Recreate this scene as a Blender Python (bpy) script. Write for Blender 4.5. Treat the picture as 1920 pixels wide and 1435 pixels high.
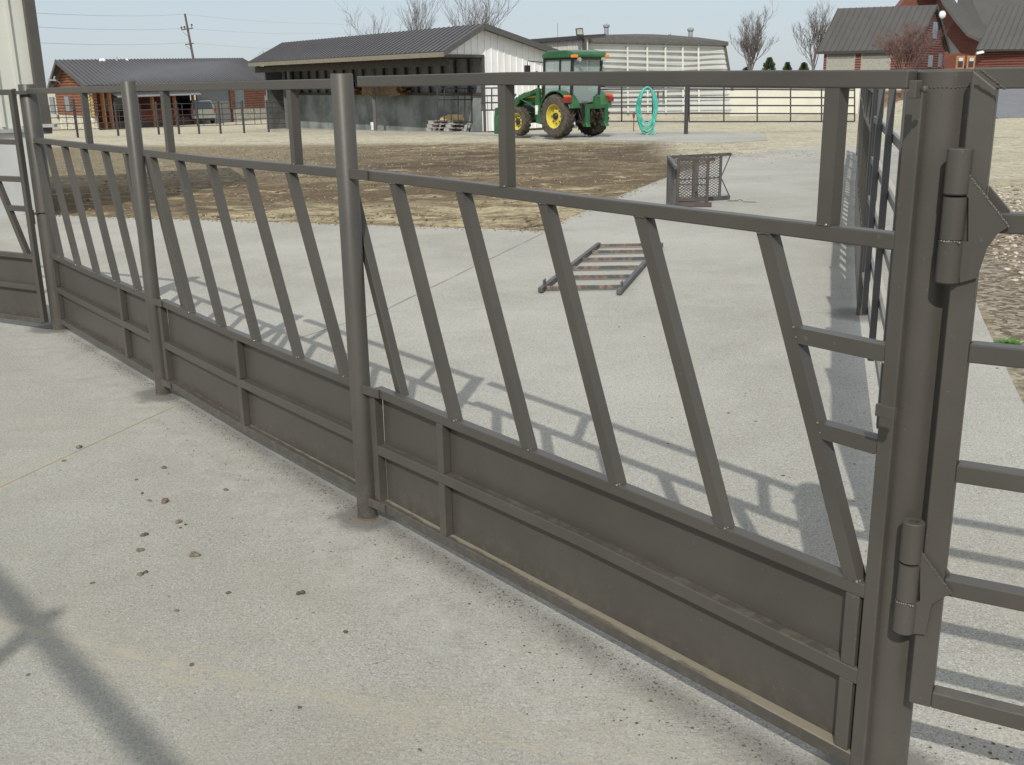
import bpy, bmesh, math, random
from mathutils import Vector, Matrix, noise
random.seed(7)
R = math.radians
SC = bpy.context.scene
COL = SC.collection
for o in list(bpy.data.objects): bpy.data.objects.remove(o)

# ---------------------------------------------------------------- camera
FPX = 1965.64
CH = 1.538
XR = Vector((0.99984834, -0.00483555, -0.01673074))
UR = Vector((0.01741552, 0.27761569, 0.96053435))
FW = Vector((0.0, 0.96068004, -0.2776578))
cam_d = bpy.data.cameras.new('camera'); cam = bpy.data.objects.new('camera', cam_d); COL.objects.link(cam)
cam_d.sensor_width = 36; cam_d.lens = FPX / 1920 * 36
cam_d.clip_start = 0.05; cam_d.clip_end = 3000
M = Matrix((XR, UR, -FW)).transposed().to_4x4(); M.translation = Vector((0, 0, CH))
cam.matrix_world = M
SC.camera = cam

# ---------------------------------------------------------------- sky, sun, exposure
SUN_EL, SUN_BEAR = 40.0, 191.0
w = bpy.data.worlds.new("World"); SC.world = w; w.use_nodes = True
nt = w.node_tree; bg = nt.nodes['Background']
sky = nt.nodes.new('ShaderNodeTexSky'); sky.sky_type = 'NISHITA'; sky.sun_disc = False
sky.sun_elevation = R(SUN_EL); sky.sun_rotation = R(SUN_BEAR)
sky.air_density = 1.0; sky.dust_density = 0.4; sky.ozone_density = 1.6
# sky blended with thin pale haze, brightened at the unseen zenith to fill shadows
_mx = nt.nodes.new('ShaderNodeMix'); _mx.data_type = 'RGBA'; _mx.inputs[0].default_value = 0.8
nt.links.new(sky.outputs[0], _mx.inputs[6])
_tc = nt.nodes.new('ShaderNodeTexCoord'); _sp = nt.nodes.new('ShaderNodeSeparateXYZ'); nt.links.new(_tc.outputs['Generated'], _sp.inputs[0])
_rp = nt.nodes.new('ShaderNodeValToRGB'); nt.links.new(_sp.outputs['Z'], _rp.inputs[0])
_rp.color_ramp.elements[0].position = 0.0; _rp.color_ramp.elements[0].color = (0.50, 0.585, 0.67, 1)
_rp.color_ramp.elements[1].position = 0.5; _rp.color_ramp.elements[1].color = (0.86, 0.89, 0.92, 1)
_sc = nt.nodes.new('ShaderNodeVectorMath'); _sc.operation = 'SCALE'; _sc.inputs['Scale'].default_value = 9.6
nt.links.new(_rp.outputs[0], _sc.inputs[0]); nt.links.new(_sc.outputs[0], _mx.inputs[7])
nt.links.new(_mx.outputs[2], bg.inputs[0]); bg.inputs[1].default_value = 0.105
sd = bpy.data.lights.new('sun', 'SUN'); sd.energy = 3.4; sd.angle = R(0.55); sd.color = (1.0, 0.955, 0.87)
sun = bpy.data.objects.new('sun', sd); COL.objects.link(sun)
_b = R(SUN_BEAR); _e = R(SUN_EL)
sdir = Vector((math.sin(_b) * math.cos(_e), math.cos(_b) * math.cos(_e), math.sin(_e)))
sun.rotation_euler = sdir.to_track_quat('Z', 'Y').to_euler()
SC.view_settings.view_transform = 'Standard'; SC.view_settings.look = 'None'
SC.view_settings.exposure = 0.0; SC.view_settings.gamma = 1.0

# ---------------------------------------------------------------- measuring helpers (photo pixel at a world distance -> world point)
def ray(u, v):
    return XR * ((u - 960) / FPX) + UR * (-(v - 717.5) / FPX) + FW
def at(u, v, Y):
    d = ray(u, v); return Vector((0, 0, CH)) + d * (Y / d.y)
def sst(a, b, x):
    t = max(0.0, min(1.0, (x - a) / (b - a))); return t * t * (3 - 2 * t)
def zg(x, y):
    ym = 80 - 30 * sst(-6, 6, x)
    z = -0.02 * max(0.0, min(y, ym) - 14)
    if y > 40:
        t = sst(64.98, 65.25, y) * sst(9, 10.5, x) * (1 - sst(22.0, 24, x)) + sst(44, 80, y) * sst(22.0, 24, x)
        z = z * (1 - t) + 0.55 * t
    return z
def gnd(u, v, flat=False):
    d = ray(u, v); y = 1.0
    t = 0.5
    while t < 200:
        p = Vector((0, 0, CH)) + d * t
        z = 0.0 if flat else zg(p.x, p.y)
        if p.z <= z: return Vector((p.x, p.y, z))
        t += 0.01 + t * 0.0005
    return p

# ---------------------------------------------------------------- mesh helper
class MB:
    def __init__(s): s.v = []; s.f = []; s.k = None
    def mark(s): s.k = len(s.f); return s
    def add(s, vs, fs):
        n = len(s.v); s.v += [tuple(x) for x in vs]; s.f += [tuple(i + n for i in f) for f in fs]; return s
    def hexa(s, b, t):   # bottom 4, top 4 (ccw)
        return s.add(list(b) + list(t), [(3, 2, 1, 0), (4, 5, 6, 7), (0, 1, 5, 4), (1, 2, 6, 5), (2, 3, 7, 6), (3, 0, 4, 7)])
    def box(s, c, sx, sy, sz, rz=0.0):
        ca, sa = math.cos(rz), math.sin(rz); P = []
        for dz in (-.5, .5):
            for dx, dy in ((-.5, -.5), (.5, -.5), (.5, .5), (-.5, .5)):
                x, y = dx * sx, dy * sy
                P.append((c[0] + x * ca - y * sa, c[1] + x * sa + y * ca, c[2] + dz * sz))
        return s.hexa(P[:4], P[4:])
    def bx(s, x0, x1, y0, y1, z0, z1):
        return s.box(((x0 + x1) / 2, (y0 + y1) / 2, (z0 + z1) / 2), x1 - x0, y1 - y0, z1 - z0)
    def bar(s, a, b, w, h, up=(0, 0, 1)):   # w across, h along up
        a = Vector(a); b = Vector(b); d = (b - a).normalized(); up = Vector(up)
        x = d.cross(up)
        if x.length < 1e-4: x = d.cross(Vector((0, 1, 0)))
        x.normalize(); u = x.cross(d).normalized()
        q = [(-x * w / 2 - u * h / 2), (x * w / 2 - u * h / 2), (x * w / 2 + u * h / 2), (-x * w / 2 + u * h / 2)]
        return s.hexa([a + k for k in q], [b + k for k in q])
    def tube(s, a, b, r, n=10, r2=None, cap=True):
        return s.path([a, b], [r, r if r2 is None else r2], n, cap)
    def path(s, pts, r, n=8, cap=True):
        pts = [Vector(p) for p in pts]; m = len(pts)
        rr = r if isinstance(r, (list, tuple)) else [r] * m
        vs = []; px = None
        for i, p in enumerate(pts):
            d = (pts[min(i + 1, m - 1)] - pts[max(i - 1, 0)])
            if d.length < 1e-9: d = Vector((0, 0, 1))
            d.normalize()
            if px is None:
                px = d.cross(Vector((0, 0, 1)))
                if px.length < 1e-3: px = d.cross(Vector((1, 0, 0)))
            px = (px - d * px.dot(d)).normalized(); py = d.cross(px)
            for k in range(n):
                a = 2 * math.pi * k / n; vs.append(p + (px * math.cos(a) + py * math.sin(a)) * rr[i])
        fs = []
        for i in range(m - 1):
            for k in range(n):
                k2 = (k + 1) % n; fs.append((i * n + k, i * n + k2, (i + 1) * n + k2, (i + 1) * n + k))
        if cap: fs.append(tuple(range(n - 1, -1, -1))); fs.append(tuple((m - 1) * n + k for k in range(n)))
        return s.add(vs, fs)
    def lathe(s, prof, c=(0, 0, 0), axis='Z', n=24):   # prof: [(r, h)]
        vs = []; fs = []; m = len(prof)
        for r, h in prof:
            for k in range(n):
                a = 2 * math.pi * k / n; x, y = r * math.cos(a), r * math.sin(a)
                v = (x, y, h) if axis == 'Z' else ((x, h, y) if axis == 'Y' else (h, x, y))
                vs.append((v[0] + c[0], v[1] + c[1], v[2] + c[2]))
        for i in range(m - 1):
            for k in range(n):
                k2 = (k + 1) % n; fs.append((i * n + k, i * n + k2, (i + 1) * n + k2, (i + 1) * n + k))
        return s.add(vs, fs)
    def prism(s, poly, y0, y1, axis='Y'):   # poly in (x,z), extruded along y
        n = len(poly)
        if axis == 'Y': vs = [(x, y0, z) for x, z in poly] + [(x, y1, z) for x, z in poly]
        elif axis == 'Z': vs = [(x, z, y0) for x, z in poly] + [(x, z, y1) for x, z in poly]
        else: vs = [(y0, x, z) for x, z in poly] + [(y1, x, z) for x, z in poly]
        fs = [tuple(range(n - 1, -1, -1)), tuple(range(n, 2 * n))] + [(i, (i + 1) % n, (i + 1) % n + n, i + n) for i in range(n)]
        return s.add(vs, fs)
    def ball(s, c, rx, ry=None, rz=None, n=8, m=6, jit=0.0):
        ry = ry or rx; rz = rz or rx; vs = []; fs = []
        for i in range(m + 1):
            t = math.pi * i / m
            for k in range(n):
                a = 2 * math.pi * k / n; j = 1 + random.uniform(-jit, jit)
                vs.append((c[0] + rx * math.sin(t) * math.cos(a) * j, c[1] + ry * math.sin(t) * math.sin(a) * j, c[2] + rz * math.cos(t) * j))
        for i in range(m):
            for k in range(n):
                k2 = (k + 1) % n; fs.append((i * n + k, (i + 1) * n + k, (i + 1) * n + k2, i * n + k2))
        return s.add(vs, fs)
    def shifted(s, off):
        s.v = [(x - off[0], y - off[1], z - off[2]) for x, y, z in s.v]; return s
    def build(s, name, mat, parent=None, smooth=False, bevel=0, auto=False, mat2=None):
        me = bpy.data.meshes.new(name); me.from_pydata(s.v, [], s.f); me.validate()
        bm = bmesh.new(); bm.from_mesh(me); bmesh.ops.recalc_face_normals(bm, faces=bm.faces); bm.to_mesh(me); bm.free()
        o = bpy.data.objects.new(name, me); COL.objects.link(o); me.materials.append(mat)
        if mat2:
            me.materials.append(mat2)
            for p in me.polygons:
                if p.index >= s.k: p.material_index = 1
        if smooth:
            me.polygons.foreach_set('use_smooth', [True] * len(me.polygons))
            if auto:
                bm = bmesh.new(); bm.from_mesh(me)
                for e in bm.edges:
                    if len(e.link_faces) == 2 and e.calc_face_angle(0) > R(38): e.smooth = False
                bm.to_mesh(me); bm.free()
        if bevel:
            b = o.modifiers.new('bevel', 'BEVEL'); b.width = bevel; b.segments = 3; b.limit_method = 'ANGLE'; b.angle_limit = R(50)
        if parent: o.parent = parent
        return o
def tag(o, label=None, cat=None, group=None, kind=None):
    if label: o['label'] = label
    if cat: o['category'] = cat
    if group: o['group'] = group
    if kind: o['kind'] = kind
    return o
def thing(name, label, cat, loc=(0, 0, 0), rz=0.0, group=None):
    o = bpy.data.objects.new(name, None); COL.objects.link(o); o.empty_display_size = .2
    o.location = loc; o.rotation_euler = (0, 0, rz); return tag(o, label, cat, group)
def copy_tree(o, parent=None):
    c = o.copy(); COL.objects.link(c)
    if parent: c.parent = parent
    for ch in list(o.children): copy_tree(ch, c)
    return c

# ---------------------------------------------------------------- material helper
class NT:
    def __init__(s, name):
        s.m = bpy.data.materials.new(name); s.m.use_nodes = True; s.t = s.m.node_tree; s.N = s.t.nodes
        s.b = s.N['Principled BSDF']; s._pos = None
    def n(s, kind, **kw):
        x = s.N.new(kind)
        for k, v in kw.items(): setattr(x, k, v)
        return x
    def l(s, a, b): s.t.links.new(a, b)
    def val(s, sock, v):
        if hasattr(v, 'node'): s.l(v, sock)
        else: sock.default_value = v
    def pos(s):
        if not s._pos: s._pos = s.n('ShaderNodeNewGeometry')
        return s._pos.outputs['Position']
    def obj(s): return s.n('ShaderNodeTexCoord').outputs['Object']
    def math(s, op, a, b=0.0, c=0.0, clamp=False):
        x = s.n('ShaderNodeMath', operation=op, use_clamp=clamp); s.val(x.inputs[0], a); s.val(x.inputs[1], b); s.val(x.inputs[2], c); return x.outputs[0]
    def scale(s, v, sc):
        x = s.n('ShaderNodeVectorMath', operation='MULTIPLY'); s.l(v, x.inputs[0]); x.inputs[1].default_value = sc; return x.outputs[0]
    def dot(s, v, d):
        x = s.n('ShaderNodeVectorMath', operation='DOT_PRODUCT'); s.l(v, x.inputs[0]); x.inputs[1].default_value = d; return x.outputs['Value']
    def noise(s, v, scale, detail=4, rough=.55, dist=0.0):
        x = s.n('ShaderNodeTexNoise'); s.l(v, x.inputs['Vector']); x.inputs['Scale'].default_value = scale
        x.inputs['Detail'].default_value = detail; x.inputs['Roughness'].default_value = rough; x.inputs['Distortion'].default_value = dist
        return x.outputs['Fac']
    def voro(s, v, scale, out='Distance', rnd=1.0):
        x = s.n('ShaderNodeTexVoronoi'); s.l(v, x.inputs['Vector']); x.inputs['Scale'].default_value = scale; x.inputs['Randomness'].default_value = rnd
        return x.outputs[out]
    def ramp(s, f, a, b, lo=0.0, hi=1.0):
        x = s.n('ShaderNodeMapRange'); x.interpolation_type = 'SMOOTHSTEP'; s.l(f, x.inputs[0])
        x.inputs[1].default_value = a; x.inputs[2].default_value = b; x.inputs[3].default_value = lo; x.inputs[4].default_value = hi; return x.outputs[0]
    def mix(s, f, a, b):
        x = s.n('ShaderNodeMix', data_type='RGBA'); s.val(x.inputs[0], f)
        for sock, v in ((x.inputs[6], a), (x.inputs[7], b)):
            if hasattr(v, 'node'): s.l(v, sock)
            else: sock.default_value = (*v, 1) if len(v) == 3 else v
        return x.outputs[2]
    def bump(s, h, strength, dist=.01):
        x = s.n('ShaderNodeBump'); s.l(h, x.inputs['Height']); x.inputs['Strength'].default_value = strength; x.inputs['Distance'].default_value = dist
        s.l(x.outputs[0], s.b.inputs['Normal'])
    def out(s, col, rough=.7, metal=0.0, spec=None):
        if hasattr(col, 'node'): s.l(col, s.b.inputs['Base Color'])
        else: s.b.inputs['Base Color'].default_value = (*col, 1)
        s.val(s.b.inputs['Roughness'], rough); s.b.inputs['Metallic'].default_value = metal
        if spec is not None: s.b.inputs['Specular IOR Level'].default_value = spec
        return s.m
def simple(name, col, rough=.6, var=.12, scale=6.0, metal=0.0, bump=.15, spec=None, world=False):
    t = NT(name); v = t.pos() if world else t.obj()
    n1 = t.noise(v, scale, 5, .6)
    c = t.mix(t.ramp(n1, .3, .7), tuple(x * (1 - var) for x in col), tuple(min(1, x * (1 + var)) for x in col))
    if bump: t.bump(t.noise(v, scale * 9, 3), bump, .004)
    return t.out(c, rough, metal, spec)

# fence paint: grey brown, semi gloss, dusty on the low ledges
def paint_mat(name, col, dust=True, sunlit_tops=False):
    t = NT(name); v = t.pos()
    n1 = t.noise(v, 3.0, 4); n2 = t.noise(v, 38.0, 3)
    c = t.mix(t.ramp(n1, .3, .7), tuple(x * .9 for x in col), tuple(x * 1.1 for x in col))
    c = t.mix(t.ramp(n2, .68, .78, 0, .22), c, (.2, .19, .17))
    sp = t.voro(v, 34.0); c = t.mix(t.ramp(sp, .03, .06, .25, 0), c, (.26, .25, .23))
    ro = t.ramp(n1, .2, .8, .34, .50)
    rs = t.noise(v, 21.0, 6, .75); c = t.mix(t.ramp(rs, .70, .76, 0, .55), c, (.12, .06, .03))
    sc = t.noise(t.scale(v, (60, 60, 2.5)), 1.0, 3, .6); c = t.mix(t.ramp(sc, .70, .80, 0, .25), c, (.15, .145, .13))
    if dust:
        g = t.n('ShaderNodeNewGeometry'); up = t.ramp(t.dot(g.outputs['Normal'], (0, 0, 1)), .5, .8)
        z = t.dot(v, (0, 0, 1)); low = t.ramp(z, .30, .42, 1, 0)
        nn = t.noise(t.scale(v, (1, 1, .3)), 26.0, 5, .7)
        lowest = t.ramp(z, .1, .2, .25, 0)
        k = t.ramp(t.math('ADD', nn, lowest), .42, .62)
        fd = t.math('SUBTRACT', t.dot(v, (-.7945, -.6073, 0)), (-.465 * -.7945 + 3.483 * -.6073)); k = t.math('MULTIPLY', k, t.math('MULTIPLY', t.math('MULTIPLY', up, t.ramp(t.math('ADD', fd, t.math('MULTIPLY', t.math('SUBTRACT', t.noise(v, 12.0, 5, .7), .5), .04)), -.012, -.028)), low))
        k2 = t.ramp(z, .12, .22, .42, .08); c = t.mix(t.math('MULTIPLY', k, k2), c, (.44, .39, .28)); ro = t.math('MAXIMUM', ro, t.math('MULTIPLY', k, .8))
        z2 = t.math('MULTIPLY', t.ramp(z, .02, .22, .4, 0), t.ramp(t.noise(v, 24.0, 7, .75), .45, .7)); c = t.mix(z2, c, (.17, .15, .115))
    if sunlit_tops:  # pale upward faces: sunlight on the dusty rail tops put into the colour
        g = t.n('ShaderNodeNewGeometry'); c = t.mix(t.ramp(t.dot(g.outputs['Normal'], (0, 0, 1)), .5, .8, 0, .8), c, (.50, .46, .36))
    t.bump(t.math('ADD', t.noise(v, 160.0, 2), t.math('MULTIPLY', t.noise(v, 14.0, 3), 2.0)), .10, .002)
    return t.out(c, ro, 0.0, .42)
PAINT = paint_mat('gate_paint', (.069, .0635, .0545))
PAINT2 = paint_mat('sheet_paint', (.066, .0605, .0515))
DARKP = simple('dark_pipe_paint', (.045, .042, .045), .5)
WELD = simple('weld_metal', (.22, .205, .19), .3, metal=.2)
SUNTOPP = paint_mat('sunlit_top_gate_paint', (.085, .085, .085), False, True)
# ---------------------------------------------------------------- concrete
g_ = lambda u, v: tuple(gnd(u, v, True))[:2]
def concrete_mat(name, near=True):
    t = NT(name); v = t.pos()
    big = t.noise(v, .55, 5, .6); mid = t.noise(v, 3.1, 6, .65); fine = t.noise(v, 170.0, 3, .7); streak = t.noise(t.scale(v, (.8, 5.0, 1)), 1.3, 5)
    c = t.mix(t.ramp(big, .3, .7), (.335, .328, .296), (.468, .459, .423))
    c = t.mix(t.ramp(mid, .35, .75, 0, .5), c, (.47, .465, .415)); st = t.noise(v, .35, 7, .7, .6); c = t.mix(t.ramp(st, .50, .66, 0, .5), c, (.30, .285, .225)); st2 = t.noise(v, 1.9, 8, .75, .4); c = t.mix(t.ramp(st2, .56, .72, 0, .4), c, (.27, .26, .215))
    c = t.mix(t.ramp(streak, .55, .75, 0, .35), c, (.33, .315, .26))
    c = t.mix(t.ramp(fine, .42, .62, 0, .55), c, (.22, .215, .18)); f2 = t.noise(v, 75.0, 5, .85); c = t.mix(t.ramp(f2, .50, .66, 0, .5), c, (.20, .19, .155)); c = t.mix(t.ramp(f2, .46, .34, 0, .5), c, (.60, .59, .53))
    ag = t.n('ShaderNodeTexVoronoi'); t.l(v, ag.inputs['Vector']); ag.inputs['Scale'].default_value = 230.0; agc = t.n('ShaderNodeSeparateColor'); t.l(ag.outputs['Color'], agc.inputs[0]); c = t.mix(t.ramp(agc.outputs[0], .80, .95, 0, .5), c, (.13, .125, .105)); c = t.mix(t.ramp(agc.outputs[1], .85, .97, 0, .45), c, (.64, .62, .55))
    pits = t.voro(v, 95.0); c = t.mix(t.ramp(pits, .10, .22, .35, 0), c, (.17, .165, .14))
    ch = t.noise(v, 2.0, 2)
    sp = t.voro(v, 13.0); spm = t.math('MULTIPLY', t.ramp(sp, .05, .085, 1, 0), t.ramp(ch, .50, .60))
    c = t.mix(t.math('MULTIPLY', spm, .8), c, (.09, .085, .07))
    if near:
        # tan silt, swept in arcs over the foreground
        silt = t.noise(t.scale(v, (1.0, .9, 1)), 1.1, 4, .6, 1.2)
        yy = t.dot(v, (-.1, 1, 0))
        band = t.math('MULTIPLY', t.ramp(silt, .48, .66), t.ramp(yy, 3.6, 2.3))
        c = t.mix(t.math('MULTIPLY', band, .22), c, (.42, .36, .26))
        # the pen side of the fence is toned darker grey, in uneven patches
        nrm = (-.7945, -.6073, 0)
        d = t.math('SUBTRACT', t.dot(v, nrm), (-.465 * nrm[0] + 3.483 * nrm[1]))
        pen_tone = t.math('MULTIPLY', t.ramp(d, -.02, .05), t.ramp(t.noise(v, 1.0, 7, .72), .3, .7, 1.0, .45))
        pen_tone = t.math('MULTIPLY', pen_tone, t.ramp(d, .2, 1.6, .45, 1.0)); c = t.mix(t.math('MULTIPLY', pen_tone, .75), c, (.225, .218, .180))
        # sand trails left by wheels, thin and broken
        for (p0, p1, wd, st) in (((0, 1170), (960, 1372), .012, .5), ((150, 1205), (1300, 1480), .008, .6), ((330, 1272), (1000, 1408), .009, .4), ((-100, 1215), (500, 1290), .008, .3), ((700, 1290), (1200, 1400), .01, .3), ((0, 905), (430, 685), .05, .22)):
            p0, p1 = g_(*p0), g_(*p1); dx, dy = p1[0] - p0[0], p1[1] - p0[1]; L = math.hypot(dx, dy); n = (-dy / L, dx / L, 0)
            ww = t.math('MULTIPLY', t.math('SUBTRACT', t.noise(v, 1.5, 4), .5), .09)
            dd = t.math('ABSOLUTE', t.math('ADD', t.math('SUBTRACT', t.dot(v, n), n[0] * p0[0] + n[1] * p0[1]), ww))
            k = t.math('MULTIPLY', t.ramp(dd, wd * .2, wd * 2.4, st, 0), t.ramp(t.noise(v, 16.0, 6, .8), .36, .60))
            c = t.mix(k, c, (.37, .335, .255))
        # grime along the foot of the fence
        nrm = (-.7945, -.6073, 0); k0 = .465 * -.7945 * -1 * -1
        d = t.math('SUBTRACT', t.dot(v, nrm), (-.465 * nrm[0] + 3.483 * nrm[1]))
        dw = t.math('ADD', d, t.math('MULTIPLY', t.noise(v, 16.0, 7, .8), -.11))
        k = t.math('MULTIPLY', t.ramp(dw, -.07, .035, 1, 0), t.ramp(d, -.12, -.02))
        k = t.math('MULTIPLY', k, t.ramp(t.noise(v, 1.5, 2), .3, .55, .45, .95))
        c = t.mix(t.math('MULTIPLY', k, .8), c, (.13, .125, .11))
        wh = t.math('MULTIPLY', t.ramp(t.math('ABSOLUTE', t.math('SUBTRACT', d, .22)), .02, .26, 1, 0), t.ramp(t.noise(v, 11.0, 7, .8), .35, .65))
        c = t.mix(t.math('MULTIPLY', wh, .28), c, (.55, .55, .51))
        # dark stain round every post foot
        for (px, py, rr) in ((-.54, 3.575, .13), (-1.81, 5.225, .16), (.83, 2.04, .16), (-3.03, 6.83, .2), (2.33, 6.8, .28), (3.28, 9.84, .3)):
            b2 = t.n('ShaderNodeVectorMath', operation='DISTANCE'); t.l(v, b2.inputs[0]); b2.inputs[1].default_value = (px, py, 0)
            q = t.math('ADD', b2.outputs['Value'], t.math('MULTIPLY', t.noise(v, 9.0, 4), -.12))
            c = t.mix(t.ramp(q, rr * .25, rr * .8, .75, 0), c, (.12, .115, .10))
    # control joints: lines n.p = c
    for ji, (p0, p1, wd, st) in enumerate(JOINTS):
        dx, dy = p1[0] - p0[0], p1[1] - p0[1]; L = math.hypot(dx, dy); n = (-dy / L, dx / L, 0); tt = (dx / L, dy / L, 0)
        ww = t.math('MULTIPLY', t.math('SUBTRACT', t.noise(v, 2.2, 3), .5), .015)
        d = t.math('ABSOLUTE', t.math('ADD', t.math('SUBTRACT', t.dot(v, n), n[0] * p0[0] + n[1] * p0[1]), ww))
        s = t.dot(v, tt); s0 = tt[0] * p0[0] + tt[1] * p0[1]
        m = t.math('MULTIPLY', t.ramp(s, s0 - .02, s0 + .02), t.ramp(s, s0 + L - .02, s0 + L + .02, 1, 0))
        brk = t.ramp(t.noise(v, 3.0, 4), .3, .5, .35, 1)
        k = t.math('MULTIPLY', m, t.math('MULTIPLY', t.ramp(d, wd * .4, wd, st, 0), brk))
        if ji == 0: c = t.mix(t.math('MULTIPLY', m, t.math('MULTIPLY', t.ramp(d, wd * .5, wd * 3.2, .7, 0), t.ramp(t.noise(v, 7.0, 4, .7), .42, .62))), c, (.45, .38, .26))
        c = t.mix(k, c, (.15, .135, .11))
    ce = t.n('ShaderNodeTexVoronoi', feature='DISTANCE_TO_EDGE'); wv = t.n('ShaderNodeVectorMath', operation='ADD'); t.l(v, wv.inputs[0])
    nz = t.n('ShaderNodeTexNoise'); t.l(v, nz.inputs['Vector']); nz.inputs['Scale'].default_value = 2.5; nz.inputs['Detail'].default_value = 6; sv = t.scale(nz.outputs['Color'], (.5, .5, 0)); t.l(sv, wv.inputs[1])
    t.l(wv.outputs[0], ce.inputs['Vector']); ce.inputs['Scale'].default_value = .42
    crk = t.math('MULTIPLY', t.ramp(ce.outputs['Distance'], .0006, .0022, 1, 0), t.ramp(t.noise(v, .9, 3), .52, .60)); c = t.mix(t.math('MULTIPLY', crk, .12 if near else .5), c, (.16, .15, .12))
    broom = t.noise(t.scale(v, (3, 160, 1)), 1.0, 3, .6)
    t.bump(t.math('ADD', t.math('ADD', fine, t.math('MULTIPLY', broom, .5)), t.math('MULTIPLY', pits, .6)), .4, .004)
    return t.out(c, .88, 0.0, .3)
JOINTS = [(g_(-150, 985), g_(330, 762), .009, .5), (g_(330, 762), g_(420, 715), .007, .4),
          (g_(545, 640), g_(715, 585), .012, .7), (g_(715, 585), g_(1018, 438), .014, .75),
          (g_(1290, 575), g_(1660, 592), .008, .35), (g_(1118, 800), g_(1640, 860), .006, .12)]
CONC = concrete_mat('concrete_pad')
CONC2 = concrete_mat('concrete_far', False)
CONCW = simple('concrete_wall', (.44, .45, .44), .85, .1, 1.2, world=True)
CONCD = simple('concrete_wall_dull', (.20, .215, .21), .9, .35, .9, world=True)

# ---------------------------------------------------------------- soil
def soil_mat():
    t = NT('soil'); v = t.pos()
    x = t.dot(v, (1, 0, 0)); y = t.dot(v, (0, 1, 0))
    a = t.noise(t.scale(v, (.8, 1.0, 1)), .5, 8, .66, .8); b = t.noise(t.scale(v, (.75, 1.0, 1)), 1.7, 9, .74, .6); c4 = t.noise(v, 14.0, 6, .72)
    straw, tan, brown, dark = (.60, .52, .33), (.31, .245, .15), (.155, .116, .076), (.070, .055, .040)
    c = t.mix(t.ramp(a, .45, .63), brown, tan)
    c = t.mix(t.ramp(b, .52, .66, 0, .9), c, straw)
    # trampled dark strip in front of the shed
    yb = t.math('ADD', y, t.math('MULTIPLY', a, 6.0))
    xb = t.math('SUBTRACT', x, t.math('MULTIPLY', y, -.05))
    strip = t.math('MULTIPLY', t.ramp(yb, 22.5, 25.5), t.ramp(yb, 34.0, 31.0))
    strip = t.math('MULTIPLY', strip, t.ramp(xb, -7.5, -3.0))
    c = t.mix(t.math('MULTIPLY', strip, t.ramp(t.noise(v, .9, 6, .7), .35, .62, .8, .15)), c, dark)
    # brown band behind the pad
    bb = t.math('MULTIPLY', t.ramp(y, 13.5, 15.0), t.ramp(y, 19.5, 17.0)); bb = t.math('MULTIPLY', bb, t.ramp(b, .4, .62, .8, .1))
    c = t.mix(bb, c, (.165, .12, .07))
    # pale straw litter next to the slab
    sw = t.math('MULTIPLY', t.ramp(y, 15.8, 13.2), t.ramp(x, -5.5, -3.0)); sw = t.math('MULTIPLY', sw, t.ramp(t.noise(t.scale(v, (.7, 1.6, 1)), 1.6, 6, .7), .40, .56))
    c = t.mix(t.math('MULTIPLY', sw, .85), c, straw)
    # mown dry grass towards the left
    lf = t.math('MULTIPLY', t.ramp(x, -2.0, -7.0), t.ramp(y, 17, 22)); c = t.mix(t.math('MULTIPLY', lf, .75), c, t.mix(t.ramp(c4, .3, .7), (.215, .178, .118), (.35, .30, .20)))
    # pale sand lot
    far = t.ramp(t.math('ADD', y, t.math('MULTIPLY', x, .25)), 33.5, 38.0)
    rt = t.math('MULTIPLY', t.ramp(t.math('SUBTRACT', x, t.math('MULTIPLY', y, .12)), 0.0, 1.6), t.ramp(y, 21.5, 27.0))
    rt2 = t.ramp(t.math('SUBTRACT', x, t.math('MULTIPLY', y, .316)), .6, 1.2)
    sand = t.mix(t.ramp(b, .3, .7), (.50, .46, .335), (.66, .62, .48))
    sand = t.mix(t.ramp(a, .5, .7, 0, .6), sand, (.38, .33, .22))
    c = t.mix(t.math('MAXIMUM', t.math('MAXIMUM', far, rt), rt2), c, sand)
    # gravel right of the alley
    gv = t.math('MULTIPLY', t.ramp(t.math('SUBTRACT', x, t.math('MULTIPLY', y, .316)), .9, 1.1), t.ramp(y, 16.0, 10.0))
    vc = t.n('ShaderNodeTexVoronoi'); t.l(v, vc.inputs['Vector']); vc.inputs['Scale'].default_value = 26.0
    hs = t.n('ShaderNodeSeparateColor'); t.l(vc.outputs['Color'], hs.inputs[0])
    pebc = t.mix(t.ramp(hs.outputs[0], .2, .9), (.14, .11, .08), (.50, .44, .35))
    c = t.mix(t.math('MULTIPLY', gv, .9), c, pebc)
    # red brown bark mulch on the terrace
    mul = t.math('MULTIPLY', t.ramp(y, 64.9, 65.1), t.ramp(y, 76.0, 72.0)); mul = t.math('MULTIPLY', mul, t.ramp(x, 8.0, 10.0))
    c = t.mix(mul, c, t.mix(t.ramp(b, .4, .6), (.15, .075, .05), (.27, .18, .10)))
    c5 = t.noise(v, 4.5, 8, .78); c = t.mix(t.ramp(c5, .36, .52, .5, 0), c, (.11, .082, .052)); c = t.mix(t.ramp(c5, .56, .70, 0, .35), c, (.50, .43, .29)); c = t.mix(t.ramp(c4, .30, .60, .5, 0), c, (.09, .07, .045))
    pb = t.voro(v, 30.0); c = t.mix(t.ramp(pb, .08, .16, .3, 0), c, (.48, .44, .34))
    t.bump(t.math('ADD', t.math('MULTIPLY', c4, 1.0), t.math('MULTIPLY', t.noise(v, 60.0, 4), .4)), .9, .05)
    return t.out(c, .95, 0.0, .15)
SOIL = soil_mat()

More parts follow.
